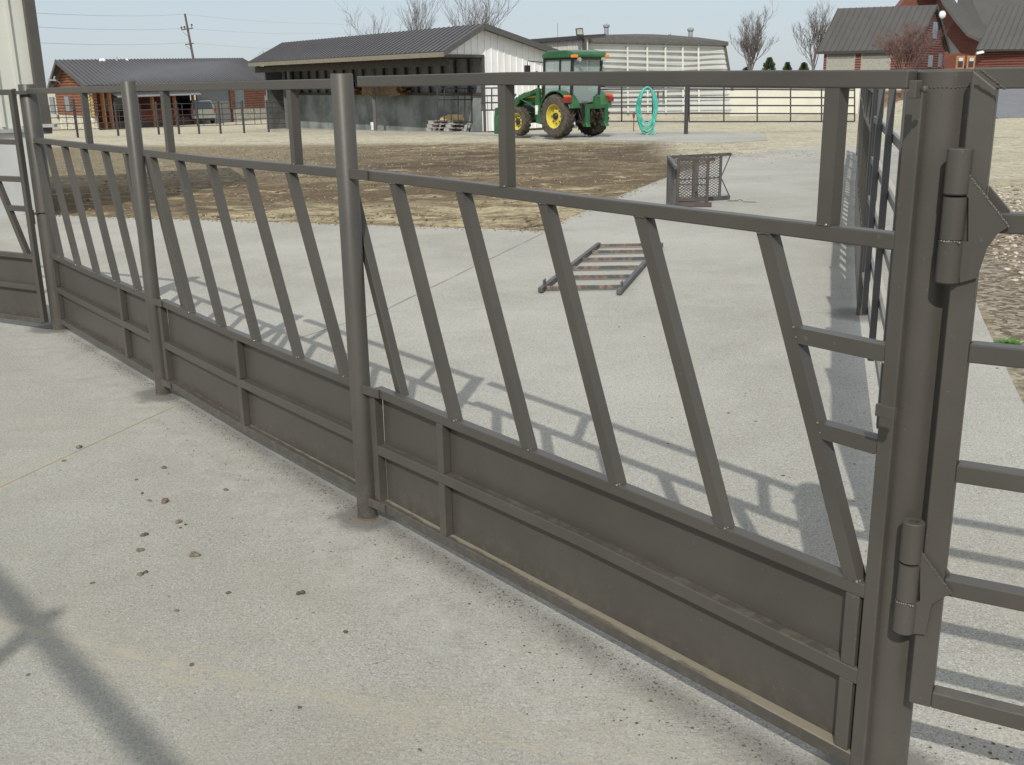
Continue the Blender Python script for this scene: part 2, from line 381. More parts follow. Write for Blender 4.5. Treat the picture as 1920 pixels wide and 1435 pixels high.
# ground sheet, one mesh to the horizon
def ground():
    def axis(lo, hi, near, far, step, fine):
        out = []; v = lo
        while v < hi:
            out.append(v)
            v += (.15 if fine[0] < v < fine[1] else step) if -near < v < far else max(step, (abs(v) - near) * .25 + step)
        out.append(hi); return out
    xs = axis(-900, 900, 32, 40, .5, (-9, 7)); ys = axis(-60, 1500, 20, 46, .5, (10.5, 34))
    ys = sorted(set(ys + [64.9, 64.99, 65.1, 65.3]))
    vs = []
    for y in ys:
        for x in xs:
            z = zg(x, y) - .055
            if -25 < x < 30 and 10.5 < y < 46:
                z += .035 * (noise.noise((x * .9, y * .9, 0)) + .5 * noise.noise((x * 3, y * 3, 4)))
                if -9 < x < 7 and y < 34: z += .022 * noise.noise((x * 2.3, y * 5.5, 1)) * (1 + noise.noise((x * .4, y * .4, 7))) - .012 * abs(noise.noise((x * 1.1, y * 3.1, 9)))
            if y > 120: z += min(1.5, (y - 120) * .01) * .0
            vs.append((x, y, z))
    nx = len(xs); fs = [(j * nx + i, j * nx + i + 1, (j + 1) * nx + i + 1, (j + 1) * nx + i) for j in range(len(ys) - 1) for i in range(nx - 1)]
    m = MB(); m.add(vs, fs); return tag(m.build('ground', SOIL, smooth=True), kind='structure')
ground()

def drape(poly_l, poly_r, n, m, dz, th=.12):
    """sheet between two edge polylines (lists of (x,y)), following the ground"""
    def samp(pl, t):
        k = t * (len(pl) - 1); i = min(int(k), len(pl) - 2); f = k - i
        return (pl[i][0] * (1 - f) + pl[i + 1][0] * f, pl[i][1] * (1 - f) + pl[i + 1][1] * f)
    mb = MB(); V = []
    for i in range(n + 1):
        a = samp(poly_l, i / n); b = samp(poly_r, i / n)
        for j in range(m + 1):
            s = j / m; x = a[0] * (1 - s) + b[0] * s; y = a[1] * (1 - s) + b[1] * s; V.append((x, y, zg(x, y) + dz))
    F = [(i * (m + 1) + j, i * (m + 1) + j + 1, (i + 1) * (m + 1) + j + 1, (i + 1) * (m + 1) + j) for i in range(n) for j in range(m)]
    N = len(V); W = [(x, y, z - th) for x, y, z in V]
    ring = [j for j in range(m + 1)] + [i * (m + 1) + m for i in range(1, n + 1)] + [n * (m + 1) + j for j in range(m - 1, -1, -1)] + [i * (m + 1) for i in range(n - 1, 0, -1)]
    F += [(ring[k], ring[(k + 1) % len(ring)], ring[(k + 1) % len(ring)] + N, ring[k] + N) for k in range(len(ring))]
    mb.add(V + W, F); return mb
# main pad
pad = MB()
edge = [(-16, 17.6), (-6.09, 13.35), (-1.9, 11.91), (.35, 11.06)]
poly = [(-16, -7), (1.75, -7), (1.7, .6), (1.62, 2.1), (2.49, 4.91), (3.04, 6.58), (4.6, 11.06)] + edge[::-1]
bmp = []
for (xa, ya), (xb, yb) in zip(poly, poly[1:] + poly[:1]):
    L = math.hypot(xb - xa, yb - ya); n = max(1, int(L / .12)) if ya > 11 and yb > 11 and xb < .4 else 1
    for i in range(n):
        f = i / n; x, y = xa + (xb - xa) * f, ya + (yb - ya) * f
        if 0 < i: x += 0; y += .035 * noise.noise((x * 2.1, y, 5)) + .015 * noise.noise((x * 9, y, 8))
        bmp.append((x, y))
pad.prism(bmp, -.12, 0.0, 'Z')
tag(pad.build('concrete_pad', CONC), kind='structure')
wl = [(.35, 11.064), (2.79, 18.18), (5.0, 24.3), (7.6, 27.6)]; wr = [(4.6, 11.064), (7.0, 18.18), (9.0, 24.3), (9.9, 27.2)]
tag(drape(wl, wr, 24, 6, 0.0).build('concrete_path', CONC), kind='structure')
def gxy(u, v): p = gnd(u, v); return (p.x, p.y)
ap_f = [gxy(540, 244), gxy(700, 246), gxy(860, 250.5), gxy(1060, 259), gxy(1260, 266), gxy(1350, 267), gxy(1440, 262)]
ap_b = [(-14.5, 62), (-9, 57), (-4, 50), (1.0, 46), gxy(1240, 246), gxy(1345, 247), gxy(1425, 249)]
tag(drape(ap_f, ap_b, 40, 8, 0.0).build('concrete_apron', CONC2), kind='structure')
ASPH = simple('asphalt', (.16, .165, .175), .85, .12, 2.0, world=True)
rd_n = [gxy(1870, 223), gxy(1925, 221), (60, 34)]; rd_f = [(33, 80), (42, 78), (95, 62)]
tag(drape(rd_n, rd_f, 20, 14, .05, .1).build('driveway', ASPH), kind='structure')

# ================================================================ steel fences
def interp(tab, s):
    for (a, za), (b, zb) in zip(tab, tab[1:]):
        if s <= b or (b, zb) == tab[-1]: return za + (zb - za) * (s - a) / (b - a)
def rail_strip(tab, h, y0, y1):
    mb = MB(); V = []; F = []
    for s, z in tab: V += [(s, y0, z - h), (s, y1, z - h), (s, y1, z), (s, y0, z)]
    for i in range(len(tab) - 1):
        for k in range(4): F.append((i * 4 + k, i * 4 + (k + 1) % 4, i * 4 + 4 + (k + 1) % 4, i * 4 + 4 + k))
    F += [(0, 1, 2, 3), tuple((len(tab) - 1) * 4 + k for k in (3, 2, 1, 0))]
    return mb.add(V, F)
W_, D_ = .0335, .034
def beads(mb, a, b, n, r=.0032):
    a = Vector(a); b = Vector(b)
    for i in range(n): mb.ball(a.lerp(b, (i + .5) / n) + Vector([random.uniform(-.0008, .0008) for _ in range(3)]), r * random.uniform(.7, 1.2), n=6, m=4)
def panel(label, group, P0, P1, T, Mr, L, N, Bz, diags, ups, stiff, rungs=(), stiles=(), tabs=(), x0=0.0, x1=None, z0=0.0, bev=.0034, gate=False, xtra=(0, 0), weld=True):
    P0 = Vector(P0); P1 = Vector(P1); d = P1 - P0; Ln = d.length; x1 = Ln if x1 is None else x1
    root = thing('livestock_gate' if gate else 'fence_section', label, 'gate' if gate else 'fence panel', (P0.x, P0.y, z0), math.atan2(d.y, d.x), group)
    def clip(tab): return [(x0, interp(tab, x0))] + [q for q in tab if x0 < q[0] < x1] + [(x1, interp(tab, x1))]
    for nm, tab, h in (('top_rail', T, W_), ('middle_rail', Mr, .032), ('sheet_top_rail', L, .032), ('sheet_middle_rail', N, .036), ('bottom_rail', Bz, .034)):
        c = clip(tab)
        if nm != 'top_rail' and nm != 'middle_rail': c = [(max(s, x0 + xtra[0]), z) for s, z in c]
        rail_strip(c, h, 0, D_).build(nm, PAINT, root, bevel=bev)
    za, zb = interp(Bz, x0) - .03, interp(L, x0) - .008
    sh = MB(); sx0 = x0 + xtra[0] + .003; sx1 = x1 - .003
    # thin plate with very slight buckling between the stiffeners
    nx, nz = 22, 8; V = []
    for j in range(nz + 1):
        for i in range(nx + 1):
            s = sx0 + (sx1 - sx0) * i / nx; zt = interp(L, s) - .008; zl = interp(Bz, s) - .03
            f = j / nz; V.append((s, D_ - .0005 + .0012 * noise.noise((s * 3 + P0.x, f * 2, 3.3)) - .0006, zl + (zt - zl) * f))
    m2 = len(V); V += [(x, y + .004, z) for x, y, z in V]
    F = [(j * (nx + 1) + i, j * (nx + 1) + i + 1, (j + 1) * (nx + 1) + i + 1, (j + 1) * (nx + 1) + i) for j in range(nz) for i in range(nx)]
    F += [tuple(k + m2 for k in q[::-1]) for q in F]
    sh.add(V, F); sh.build('sheet', PAINT2, root, smooth=True)
    for k, (a, b) in enumerate(diags):
        zt = interp(Mr, a) - .032; zb_ = interp(L, max(b, 0))
        m = MB(); m.hexa([(b, .001, zb_), (b + .036, .001, zb_), (b + .036, D_ - .001, zb_), (b, D_ - .001, zb_)], [(a, .001, zt), (a + .036, .001, zt), (a + .036, D_ - .001, zt), (a, D_ - .001, zt)])
        if weld:
            beads(m, (b, .0, zb_), (b + .036, 0, zb_), 12, .0022); beads(m, (a, .0, zt), (a + .036, 0, zt), 12, .0022); beads(m, (b + .037, .002, zb_ + .001), (b + .037, .03, zb_ + .001), 8, .0022)
            m.mark(); m.ball((b + .035, -.0015, zb_ + .001), .0034, n=6, m=4, jit=.2); m.ball((b + .037, .006, zb_ + .002), .0026, n=6, m=4, jit=.2)
            if k % 2 == 0: m.ball((a + .012, -.001, zt), .002, n=6, m=4, jit=.2)
        m.build('diagonal_bar', PAINT, root, bevel=bev, mat2=WELD if weld else None)
    for a in ups:
        m = MB(); m.bx(a, a + W_, .001, D_ - .001, interp(Mr, a), interp(T, a) - W_)
        if weld: beads(m, (a, 0, interp(Mr, a)), (a + W_, 0, interp(Mr, a)), 12, .0021); m.mark(); m.ball((a + .024, -.001, interp(Mr, a) + .001), .0028, n=6, m=4, jit=.2)
        m.build('upright', PAINT, root, bevel=bev, mat2=WELD if weld else None)
    for a in stiff:
        zN = interp(N, a); m = MB()
        m.bx(a, a + .034, .001, D_ - .001, zN, interp(L, a) - .032); m.build('stiffener', PAINT, root, bevel=bev)
        m = MB(); m.bx(a, a + .034, .001, D_ - .001, interp(Bz, a), zN - .036); m.build('stiffener', PAINT, root, bevel=bev)
    for a, b, zt in rungs:
        da, db_ = diags[-1]; zT, zB = interp(Mr, da) - .032, interp(L, db_)
        def sR(z): return da + (db_ - da) * (zT - z) / (zT - zB) + .0365
        m = MB(); m.hexa([(sR(zt - .033), .001, zt - .033), (b, .001, zt - .033), (b, D_ - .001, zt - .033), (sR(zt - .033), D_ - .001, zt - .033)], [(sR(zt), .001, zt), (b, .001, zt), (b, D_ - .001, zt), (sR(zt), D_ - .001, zt)])
        m.mark(); m.ball((sR(zt), 0, zt), .0028, n=6, m=4, jit=.2); m.ball((sR(zt - .02), 0, zt - .02), .002, n=6, m=4, jit=.2); m.ball((b, 0, zt - .033), .0025, n=6, m=4, jit=.2)
        m.build('rung', PAINT, root, bevel=.002, mat2=WELD)
    for a, zt, zl in stiles:
        m = MB(); m.bx(a, a + W_, -.0005, D_ + .0005, zl, zt); m.build('end_stile', PAINT, root, bevel=bev)
    for a, b, zt, y0, y1 in tabs:
        m = MB(); m.hexa([(a, y0, zt - .032), (b, y1, zt - .032), (b, y1 - .006, zt - .032), (a, y0 - .006, zt - .032)], [(a, y0, zt), (b, y1, zt), (b, y1 - .006, zt), (a, y0 - .006, zt)])
        m.build('bracket', PAINT, root, bevel=.001)
    return root
A = (-2.964, 6.725); B = (-1.731, 5.112); C_ = (-.465, 3.483); D = (.719, 1.974)
G1 = 'sheeted fence panels of the curved crowding run'
g = lambda *a: list(a)
panel('brown steel fence panel with slanted bars between the two slim round posts', G1, B, C_,
      g((-.1, 1.547), (2.1, 1.551)), g((-.1, 1.246), (.73, 1.246), (2.1, 1.26)), g((-.1, .517), (.8, .505), (2.1, .512)), g((-.1, .30), (.87, .296), (2.1, .312)), g((-.1, .094), (.84, .082), (2.1, .1)),
      [(.028, .325), (.372, .676), (.728, 1.036), (1.093, 1.421), (1.469, 1.79)], [.28, 1.528], [.845],
      stiles=[(-.062, .50, .06)], tabs=[(-.085, .012, .517, -.012, -.001), (-.085, .012, .094, -.012, -.001)], x0=-.028, x1=1.925)
panel('farthest brown fence panel of the run, ending at the left gate post', G1, A, B,
      g((-.1, 1.534), (2.1, 1.544)), g((-.1, 1.238), (2.1, 1.248)), g((-.1, .517), (.78, .51), (2.1, .516)), g((-.1, .30), (2.1, .30)), g((-.1, .09), (2.1, .09)),
      [(-.02, .191), (.235, .555), (.60, .922), (.97, 1.276), (1.345, 1.625), (1.70, 1.86)], [1.10], [.02, 1.337], x0=.0, x1=1.92)
panel('nearest brown fence panel, with two short rungs beside the big hinge post', G1, C_, D,
      g((-.1, 1.556), (.75, 1.557), (1.33, 1.551), (2.1, 1.5405)), g((-.1, 1.26), (.38, 1.26), (1.0, 1.253), (2.1, 1.2465)), g((-.1, .516), (.45, .513), (1.2, .518), (2.1, .519)),
      g((-.1, .300), (.4, .313), (1.04, .326), (2.1, .318)), g((-.1, .088), (.38, .092), (1.38, .106), (2.1, .115)),
      [(.136, .422), (.5, .79), (.875, 1.155), (1.234, 1.518), (1.601, 1.873)], [.711, 1.75], [.35, 1.881],
      rungs=[(1.7165, 1.925, 1.030), (1.797, 1.925, .838)], stiles=[(1.925, 1.507, .06), (-.062, .50, .055)],
      tabs=[(-.085, .012, .517, -.012, -.001), (-.085, .012, .090, -.012, -.001), (-.084, .016, 1.262, -.010, -.001)], x0=-.028, x1=1.9255)
# the bars that pass the round posts
def crossbar(a, b, P0, ztop, zbot, parent):
    m = MB(); m.hexa([(b, .038, zbot), (b + .036, .038, zbot), (b + .036, .07, zbot), (b, .07, zbot)], [(a, .038, ztop), (a + .036, .038, ztop), (a + .036, .07, ztop), (a, .07, ztop)])
    return m.build('diagonal_bar', PAINT, parent, bevel=.0022)
_ps = [o for o in COL.objects if o.name.startswith('fence_section') and o.type == 'EMPTY']
crossbar(-.23, .056, C_, 1.235, .50, _ps[2]); crossbar(-.14, .156, B, 1.22, .50, _ps[0])

def pipe_post(label, group, x, y, r, z1, z0=-.05, name='fence_post', cap=.0):
    t = thing(name, label, 'post', (x, y, 0), 0, group)
    m = MB(); prof = [(r, z0), (r, z1 - .004), (r - .003, z1), (0.001, z1 + cap)]
    m.lathe(prof, n=40); m.build('pipe', PAINT, t, smooth=True, auto=True)
    c = MB(); c.lathe([(r + .0022, 0.0), (r + .0022, .002), (r - .001, .006)], n=32); c.build('weld_collar', simple('rusty_collar', (.11, .07, .045), .85), t, smooth=True) if r > .03 else None
    return t
pipe_post('slim round steel post nearest the camera, in the middle of the brown fence', 'round posts of the crowding run', -.54, 3.577, .0367, 1.566)
pipe_post('slim round steel post between the two farther fence panels', 'round posts of the crowding run', -1.812, 5.228, .0367, 1.562)
pa = pipe_post('thick round gate post at the far left end of the brown fence', 'thick gate posts', -2.985, 6.80, .055, 1.56, name='gate_post')
m = MB(); m.bx(-.085, .03, -.075, -.045, 1.50, 1.522); m.tube((-.06, -.062, 1.49), (-.06, -.062, 1.535), .012); m.build('latch', PAINT, pa)
m = MB(); m.bx(-.06, .02, -.064, -.054, .77, .775); m.tube((-.055, -.06, .70), (-.055, -.06, .79), .010); m.build('latch', PAINT, pa)
# big hinge post (right)
PD = Vector((.80, 1.982))
pd = thing('gate_post', 'big round hinge post in the right foreground', 'post', (PD.x, PD.y, 0), 0, 'thick gate posts')
m = MB(); r = .0518; m.lathe([(r, -.05), (r, 1.538), (r - .004, 1.543), (.001, 1.5435)], n=64); m.build('pipe', PAINT, pd, smooth=True, auto=True)
m = MB()
for k in range(46):
    a = 2 * math.pi * k / 46; m.ball((r * math.cos(a), r * math.sin(a), 1.512 + random.uniform(-.001, .001)), .0022, n=5, m=3)
m.build('weld_bead', PAINT, pd, smooth=True)
# little hasp at the top and strap at mid height that hold the fence panel to the post
def w2l(p, root): return (p[0] - root.location.x, p[1] - root.location.y, p[2])
for nm, (u, v), sz in (('hasp', (1716, 168), (.014, .02, .030)), ('strap', (1661, 772), (.040, .010, .024))):
    p = at(u, v, 1.885); q = w2l(p, pd); m = MB(); m.box(q, sz[0], sz[1], sz[2], -.9); m.ball((q[0] + .014, q[1] - .006, q[2]), .006, n=8, m=5); m.build(nm, PAINT, pd, bevel=.0015)
# ---------------------------------------------------------------- pipe gates with six rails
def rail_gate(label, P0, bear, length, zs, ups, w=.036, stile_l=True, stile_r=True, mat=None, group='six rail steel gates', slope=0.0):
    mat = mat or PAINT; b = R(bear); d = Vector((math.sin(b), math.cos(b)))
    t = thing('rail_gate', label, 'gate', (P0[0], P0[1], 0), math.atan2(d.y, d.x), group)
    for i, z in enumerate(zs):
        m = MB(); m.bx(-.040 if (slope and i == 0) else 0, length, .003 if (slope and i == 0) else 0, w - .001, z - w, z); m.build('rail', mat, t, bevel=.003)
    if stile_l:
        m = MB(); m.hexa([(-.043, 0, zs[-1] - w), (0, 0, zs[-1] - w), (0, w, zs[-1] - w), (-.043, w, zs[-1] - w)], [(-.043 + .0, 0, zs[0] + .0), (.0, 0, zs[0] - slope), (0, .0025 if slope else w, zs[0] - slope), (-.043, .0025 if slope else w, zs[0])]) if not slope else m.hexa([(-.043, 0, zs[-1] - w), (0, 0, zs[-1] - w), (0, w, zs[-1] - w), (-.043, w, zs[-1] - w)], [(-.043, 0, zs[0] - .002), (.0, 0, zs[0] - slope), (0, w, zs[0] - slope), (-.043, w, zs[0] - .002)]); m.build('stile', mat, t, bevel=.003)
    if stile_r:
        m = MB(); m.bx(length, length + w, 0, w, zs[-1] - w, zs[0]); m.build('stile', mat, t, bevel=.003)
    for x in ups:
        m = MB(); m.bx(x, x + w, w, w + .03, zs[-1] - w, zs[0] - .004); m.build('brace', mat, t, bevel=.003)
    return t
GP = (.840, 1.862)
zs = [1.5445, 1.298, 1.058, .822, .584, .331]
rg = rail_gate('brown six rail gate at the right edge, hinged on the big post', GP, 120, 2.6, zs, [], slope=.036)
# hinges: barrel of three knuckles, two gussets
def gate_frame(p):     # world -> gate local
    b = R(120); d = Vector((math.sin(b), math.cos(b))); q = Vector((p[0] - GP[0], p[1] - GP[1])); n = Vector((-d.y, d.x))
    return (q.dot(d), q.dot(n), p[2])
YB = 1.872
def hinge(tp, bt, k1, k2, gus, gback):
    a = gate_frame(at(*tp, YB)); b = gate_frame(at(*bt, YB))
    cx, cy = (a[0] + b[0]) / 2, -.004
    def zz(v): f = (v - tp[1]) / (bt[1] - tp[1]); return a[2] + (b[2] - a[2]) * f
    h = MB(); rr = .0215
    h.lathe([(rr - .003, zz(k1)), (rr, zz(k1) + .003), (rr, a[2] - .002), (rr - .002, a[2]), (.009, a[2]), (.008, a[2] - .02)], (cx, cy, 0), n=28)
    h.lathe([(.009, zz(k2)), (rr - .001, zz(k2)), (rr - .001, zz(k1) - .003), (.009, zz(k1) - .003)], (cx, cy, 0), n=28)
    h.lathe([(.001, b[2]), (rr - .003, b[2]), (rr, b[2] + .003), (rr, zz(k2) - .003), (rr - .003, zz(k2) - .001), (.009, zz(k2) - .001)], (cx, cy, 0), n=28)
    o = h.build('hinge', PAINT, rg, smooth=True, auto=True)
    # strap from the middle knuckle back to the post
    s = MB(); s.bx(cx - .006, cx + .006, cy + .015, cy + .075, zz(k2) + .006, zz(k1) - .008); s.build('hinge_lug', PAINT, o)
    # front gusset plate
    pl = [gate_frame(at(u, v, YB - (u - tp[0]) * .00030)) for u, v in gus]
    gm = MB(); gm.prism([(p[0], p[2]) for p in pl], -.010, -.0005); 
    beads(gm, (pl[0][0], -.008, pl[0][2]), (pl[1][0], -.008, pl[1][2]), 70, .0028)
    gm.build('gusset', PAINT, o, bevel=.0012)
    wb = MB(); beads(wb, (cx - .016, cy - .020, zz(k2) - .002), (cx + .018, cy - .021, zz(k2) - .003), 8, .0018); wb.build('weld_bead', WELD, o, smooth=True)
    bk = MB(); q = [gate_frame(at(u, v, YB - (u - tp[0]) * .00030)) for u, v in gback]
    bk.prism([(p[0], p[2]) for p in q], .020, .029); bk.build('gusset', PAINT, o, bevel=.0012)
hinge((1803, 279), (1770, 533), 365, 448, [(1811, 322), (1893, 424), (1872, 437), (1851, 466), (1833, 520), (1800, 530), (1800, 455), (1816, 452), (1816, 372), (1808, 364)],
      [(1851, 350), (1893, 398), (1876, 404), (1845, 404)])
hinge((1716, 985), (1684, 1193), 1060, 1130, [(1714, 1026), (1785, 1112), (1771, 1118), (1747, 1134), (1735, 1190), (1704, 1190), (1712, 1133), (1724, 1130), (1724, 1066), (1712, 1060)],
      [(1756, 1062), (1780, 1090), (1768, 1094), (1750, 1094)])
# mitre wedge with its weld at the top of the stile
m = MB(); beads(m, gate_frame(at(1838, 131, 1.85)), gate_frame(at(1884, 167, 1.835)), 44, .0022); m.build('weld_bead', PAINT, rg, smooth=True)
# alley gate and alley fence beyond it
zs2 = [1.53, 1.285, 1.04, .80, .555, .31]
rail_gate('brown six rail gate seen edge on, from big hinge post to first alley post', (1.16, 2.80), 16.5, 4.02, zs2, [.9, 1.9, 2.9], .040, mat=SUNTOPP)
APOST = [(2.33, 6.80), (3.28, 9.84), (4.18, 12.63), (5.08, 15.42), (5.98, 18.16), (6.87, 20.89), (7.72, 23.6)]
for i, (x, y) in enumerate(APOST):
    o = pipe_post('round post of the alley fence, ' + ['nearest, with a dark stained foot', 'second from the near end', 'third from the near end', 'fourth from the near end', 'fifth from the near end', 'sixth from the near end', 'last one at the far end of the walkway'][i], 'round posts of the alley fence', x, y, .037, 1.54)
    o.location.z = zg(x, y)
proto = None
order = ['first', 'second', 'third', 'fourth', 'fifth', 'last']
for i in range(6):
    a = Vector(APOST[i]); b = Vector(APOST[i + 1]); d = (b - a).normalized(); a2 = a + d * .06; ln = (b - a).length - .12
    lab = 'brown sheeted panel of the alley fence seen edge on, %s from the near post' % order[i]
    if proto is None:
        n = 7; sp = (ln - .3) / n
        proto = panel(lab, 'panels of the alley fence', a2, a2 + d * ln, g((0, 1.45), (3, 1.45)), g((0, 1.2), (3, 1.2)), g((0, .52), (3, .52)), g((0, .3), (3, .3)), g((0, .09), (3, .09)),
                      [(.02 + k * sp, .30 + k * sp) for k in range(n)], [.7, 2.0], [.9, 1.9], stiles=[(-.034, 1.45, .05)], bev=.002, weld=False); o = proto
    else:
        o = copy_tree(proto); o['label'] = lab
    o.location = (a2.x, a2.y, zg(a2.x, a2.y)); o.rotation_euler.z = math.atan2(d.y, d.x)
# left gate: same build as the near panel, hung on the far left post
dl = Vector((.87, -.48)).normalized(); P1 = Vector((-3.045, 6.70)); P0 = P1 - dl * 1.96
panel('brown sheeted gate standing at the far left beyond the thick left post', 'sheeted sweep gates', P0, P1,
      g((-.1, 1.542), (2.1, 1.53)), g((-.1, 1.245), (2.1, 1.228)), g((-.1, .515), (2.1, .507)), g((-.1, .315), (2.1, .305)), g((-.1, .095), (2.1, .085)),
      [(.136, .422), (.5, .79), (.875, 1.155), (1.234, 1.518), (1.56, 1.85)], [.711], [.35], rungs=[(1.67, 1.925, 1.0), (1.75, 1.925, .815)],
      stiles=[(1.925, 1.53, .06)], x0=0, x1=1.925, gate=True)
# the rails behind the photographer whose shadow crosses the lower left corner
sv = Vector((.35, 1.79)) / 1.53
def unshadow(x, y, z): return (x - sv.x * z, y - sv.y * z, z)
bg_ = thing('pipe_gantry', 'tall brown pipe frame behind the camera, casting the crossed shadow on the near concrete', 'frame', (-2.1, -.8, 0))
off = Vector((-2.1, -.8, 0))
q0 = Vector(unshadow(-2.2, 3.69, 3.0)); q1 = Vector(unshadow(.2, .93, 3.0))
MB().tube(q0 - off, q1 - off, .033, 16).build('cross_rail', PAINT, bg_, smooth=True, auto=True)
pt = Vector(unshadow(-1.405, 2.88, 3.16)); m = MB(); m.lathe([(.033, 0), (.033, 3.16), (.001, 3.16)], (pt.x - off.x, pt.y - off.y, 0), n=24); m.build('post', PAINT, bg_, smooth=True, auto=True)
pt = Vector((q1.x, q1.y, 0)); m = MB(); m.lathe([(.033, 0), (.033, 3.05), (.001, 3.05)], (pt.x - off.x, pt.y - off.y, 0), n=24); m.build('post', PAINT, bg_, smooth=True, auto=True)

# ================================================================ buildings
ROOFM = simple('dark_roof_metal', (.062, .059, .060), .42, .08, .6, bump=.05)
ROOFG = simple('taupe_roof_metal', (.070, .067, .060), .5, .08, .6, bump=.05)
TRIM = simple('brown_trim', (.075, .068, .060), .5, .08)
WHITE = simple('white_metal_siding', (.80, .80, .79), .5, .05, 1.0, bump=.04)
CREAM = simple('cream_metal_siding', (.55, .56, .50), .45, .05, 1.0, bump=.04)
LOG = None
def log_mat(name, a, b):
    t = NT(name); v = t.pos(); n1 = t.noise(t.scale(v, (1, 1, 6)), 1.4, 5, .7); n2 = t.noise(t.scale(v, (1, 1, 12)), 9.0, 3)
    return t.out(t.mix(t.ramp(n2, .5, .8, 0, .6), t.mix(t.ramp(n1, .3, .7), a, b), (.10, .03, .015)), .6)
LOG = log_mat('stained_logs', (.17, .060, .030), (.28, .11, .05))
LOGR = log_mat('red_stained_siding', (.125, .043, .030), (.18, .060, .040))
WOOD = log_mat('porch_timber', (.36, .15, .06), (.46, .21, .09))
PINE = simple('pine_boards', (.62, .44, .21), .7, .2, 3.0)
GREYW = simple('weathered_boards', (.33, .31, .29), .85, .25, 4.0)
DARKIN = simple('dark_interior', (.018, .018, .02), .9, .2)
GLASSD = simple('dark_glass', (.03, .04, .05), .08, .1, bump=0)
GLASSB = simple('grey_blue_glass', (.15, .19, .23), .12, .15, bump=0)
DOORG = simple('grey_door_panel', (.20, .21, .215), .55, .05, 1.0)
STONE = None
t_ = NT('pale_stone'); _v = t_.scale(t_.pos(), (1, 1, 2.2)); _c = t_.voro(_v, 3.2, 'Color'); _s = t_.n('ShaderNodeSeparateColor'); t_.l(_c, _s.inputs[0])
_e = t_.n('ShaderNodeTexVoronoi', feature='DISTANCE_TO_EDGE'); t_.l(_v, _e.inputs['Vector']); _e.inputs['Scale'].default_value = 3.2
STONE = t_.out(t_.mix(t_.ramp(_e.outputs['Distance'], .02, .07, .8, 0), t_.mix(_s.outputs[0], (.50, .46, .36), (.68, .64, .54)), (.25, .23, .19)), .9)
V2 = lambda p: Vector((p[0], p[1]))
def V3(p, z): return Vector((p[0], p[1], z))
def roof_plane(mb, e0, e1, r1, r0, th=.10, rib=.4, rh=.035, rw=.05):
    e0, e1, r1, r0 = map(Vector, (e0, e1, r1, r0)); n = (e1 - e0).cross(r0 - e0).normalized()
    if n.z < 0: n = -n
    mb.hexa([e0 - n * th, e1 - n * th, r1 - n * th, r0 - n * th], [e0, e1, r1, r0])
    if rib:
        k = max(2, int((e1 - e0).length / rib))
        for i in range(k + 1):
            f = i / k; a = e0.lerp(e1, f) + n * rh * .4; b = r0.lerp(r1, f) + n * rh * .4; mb.bar(a, b, rw, rh, n)
def wall_quad(mb, p, q, zp0, zq0, zp1, zq1, th=.12, side=1):
    p = V2(p); q = V2(q); d = (q - p).normalized(); n = Vector((-d.y, d.x)) * th * side
    mb.hexa([V3(p, zp0), V3(q, zq0), V3(q + n, zq0), V3(p + n, zp0)], [V3(p, zp1), V3(q, zq1), V3(q + n, zq1), V3(p + n, zp1)])
def wribs(mb, p, q, z0, top, sp=.3, w=.05, h=.02):   # vertical ribs on the camera side of a wall p->q (camera on the right hand side)
    p = V2(p); q = V2(q); L = (q - p).length; d = (q - p) / L; n = Vector((d.y, -d.x))
    k = max(1, int(L / sp))
    for i in range(k + 1):
        s = i * L / k; c = p + d * s; zt = top(s) if callable(top) else top; zb = z0(s) if callable(z0) else z0
        if zt - zb < .05: continue
        mb.bar(V3(c + n * h * .5, zb), V3(c + n * h * .5, zt), w, h, (n.x, n.y, 0))
def log_wall(mb, p, q, z0, z1, prof=None, c=.19):
    p = V2(p); q = V2(q); L = (q - p).length; d = (q - p) / L; z = z0 + c / 2
    while z < z1 - c * .3:
        a, b = (0, L) if prof is None else prof(z)
        if b - a > .15: mb.tube(V3(p + d * a, z), V3(p + d * b, z), c * .56, n=8)
        z += c
def rect_on(mb, p, q, s0, s1, z0, z1, out=.12, th=.05):   # panel proud of a wall p->q, camera side
    p = V2(p); q = V2(q); d = (q - p).normalized(); n = Vector((d.y, -d.x)); a = p + d * s0 + n * out; b = p + d * s1 + n * out
    mb.hexa([V3(a, z0), V3(b, z0), V3(b - n * th, z0), V3(a - n * th, z0)], [V3(a, z1), V3(b, z1), V3(b - n * th, z1), V3(a - n * th, z1)])
def s_of(p, q, u, v=200):      # distance along wall p->q where the sight line of photo column u meets it
    p = V2(p); q = V2(q); r = ray(u, v); d = (q - p).normalized(); den = r.x * d.y - r.y * d.x
    k = (p.x * d.y - p.y * d.x) / den; return (Vector((r.x, r.y)) * k - p).dot(d)
def z_on(p, q, u, v):
    s = s_of(p, q, u, v); c = V2(p) + (V2(q) - V2(p)).normalized() * s; return at(u, v, c.y).z

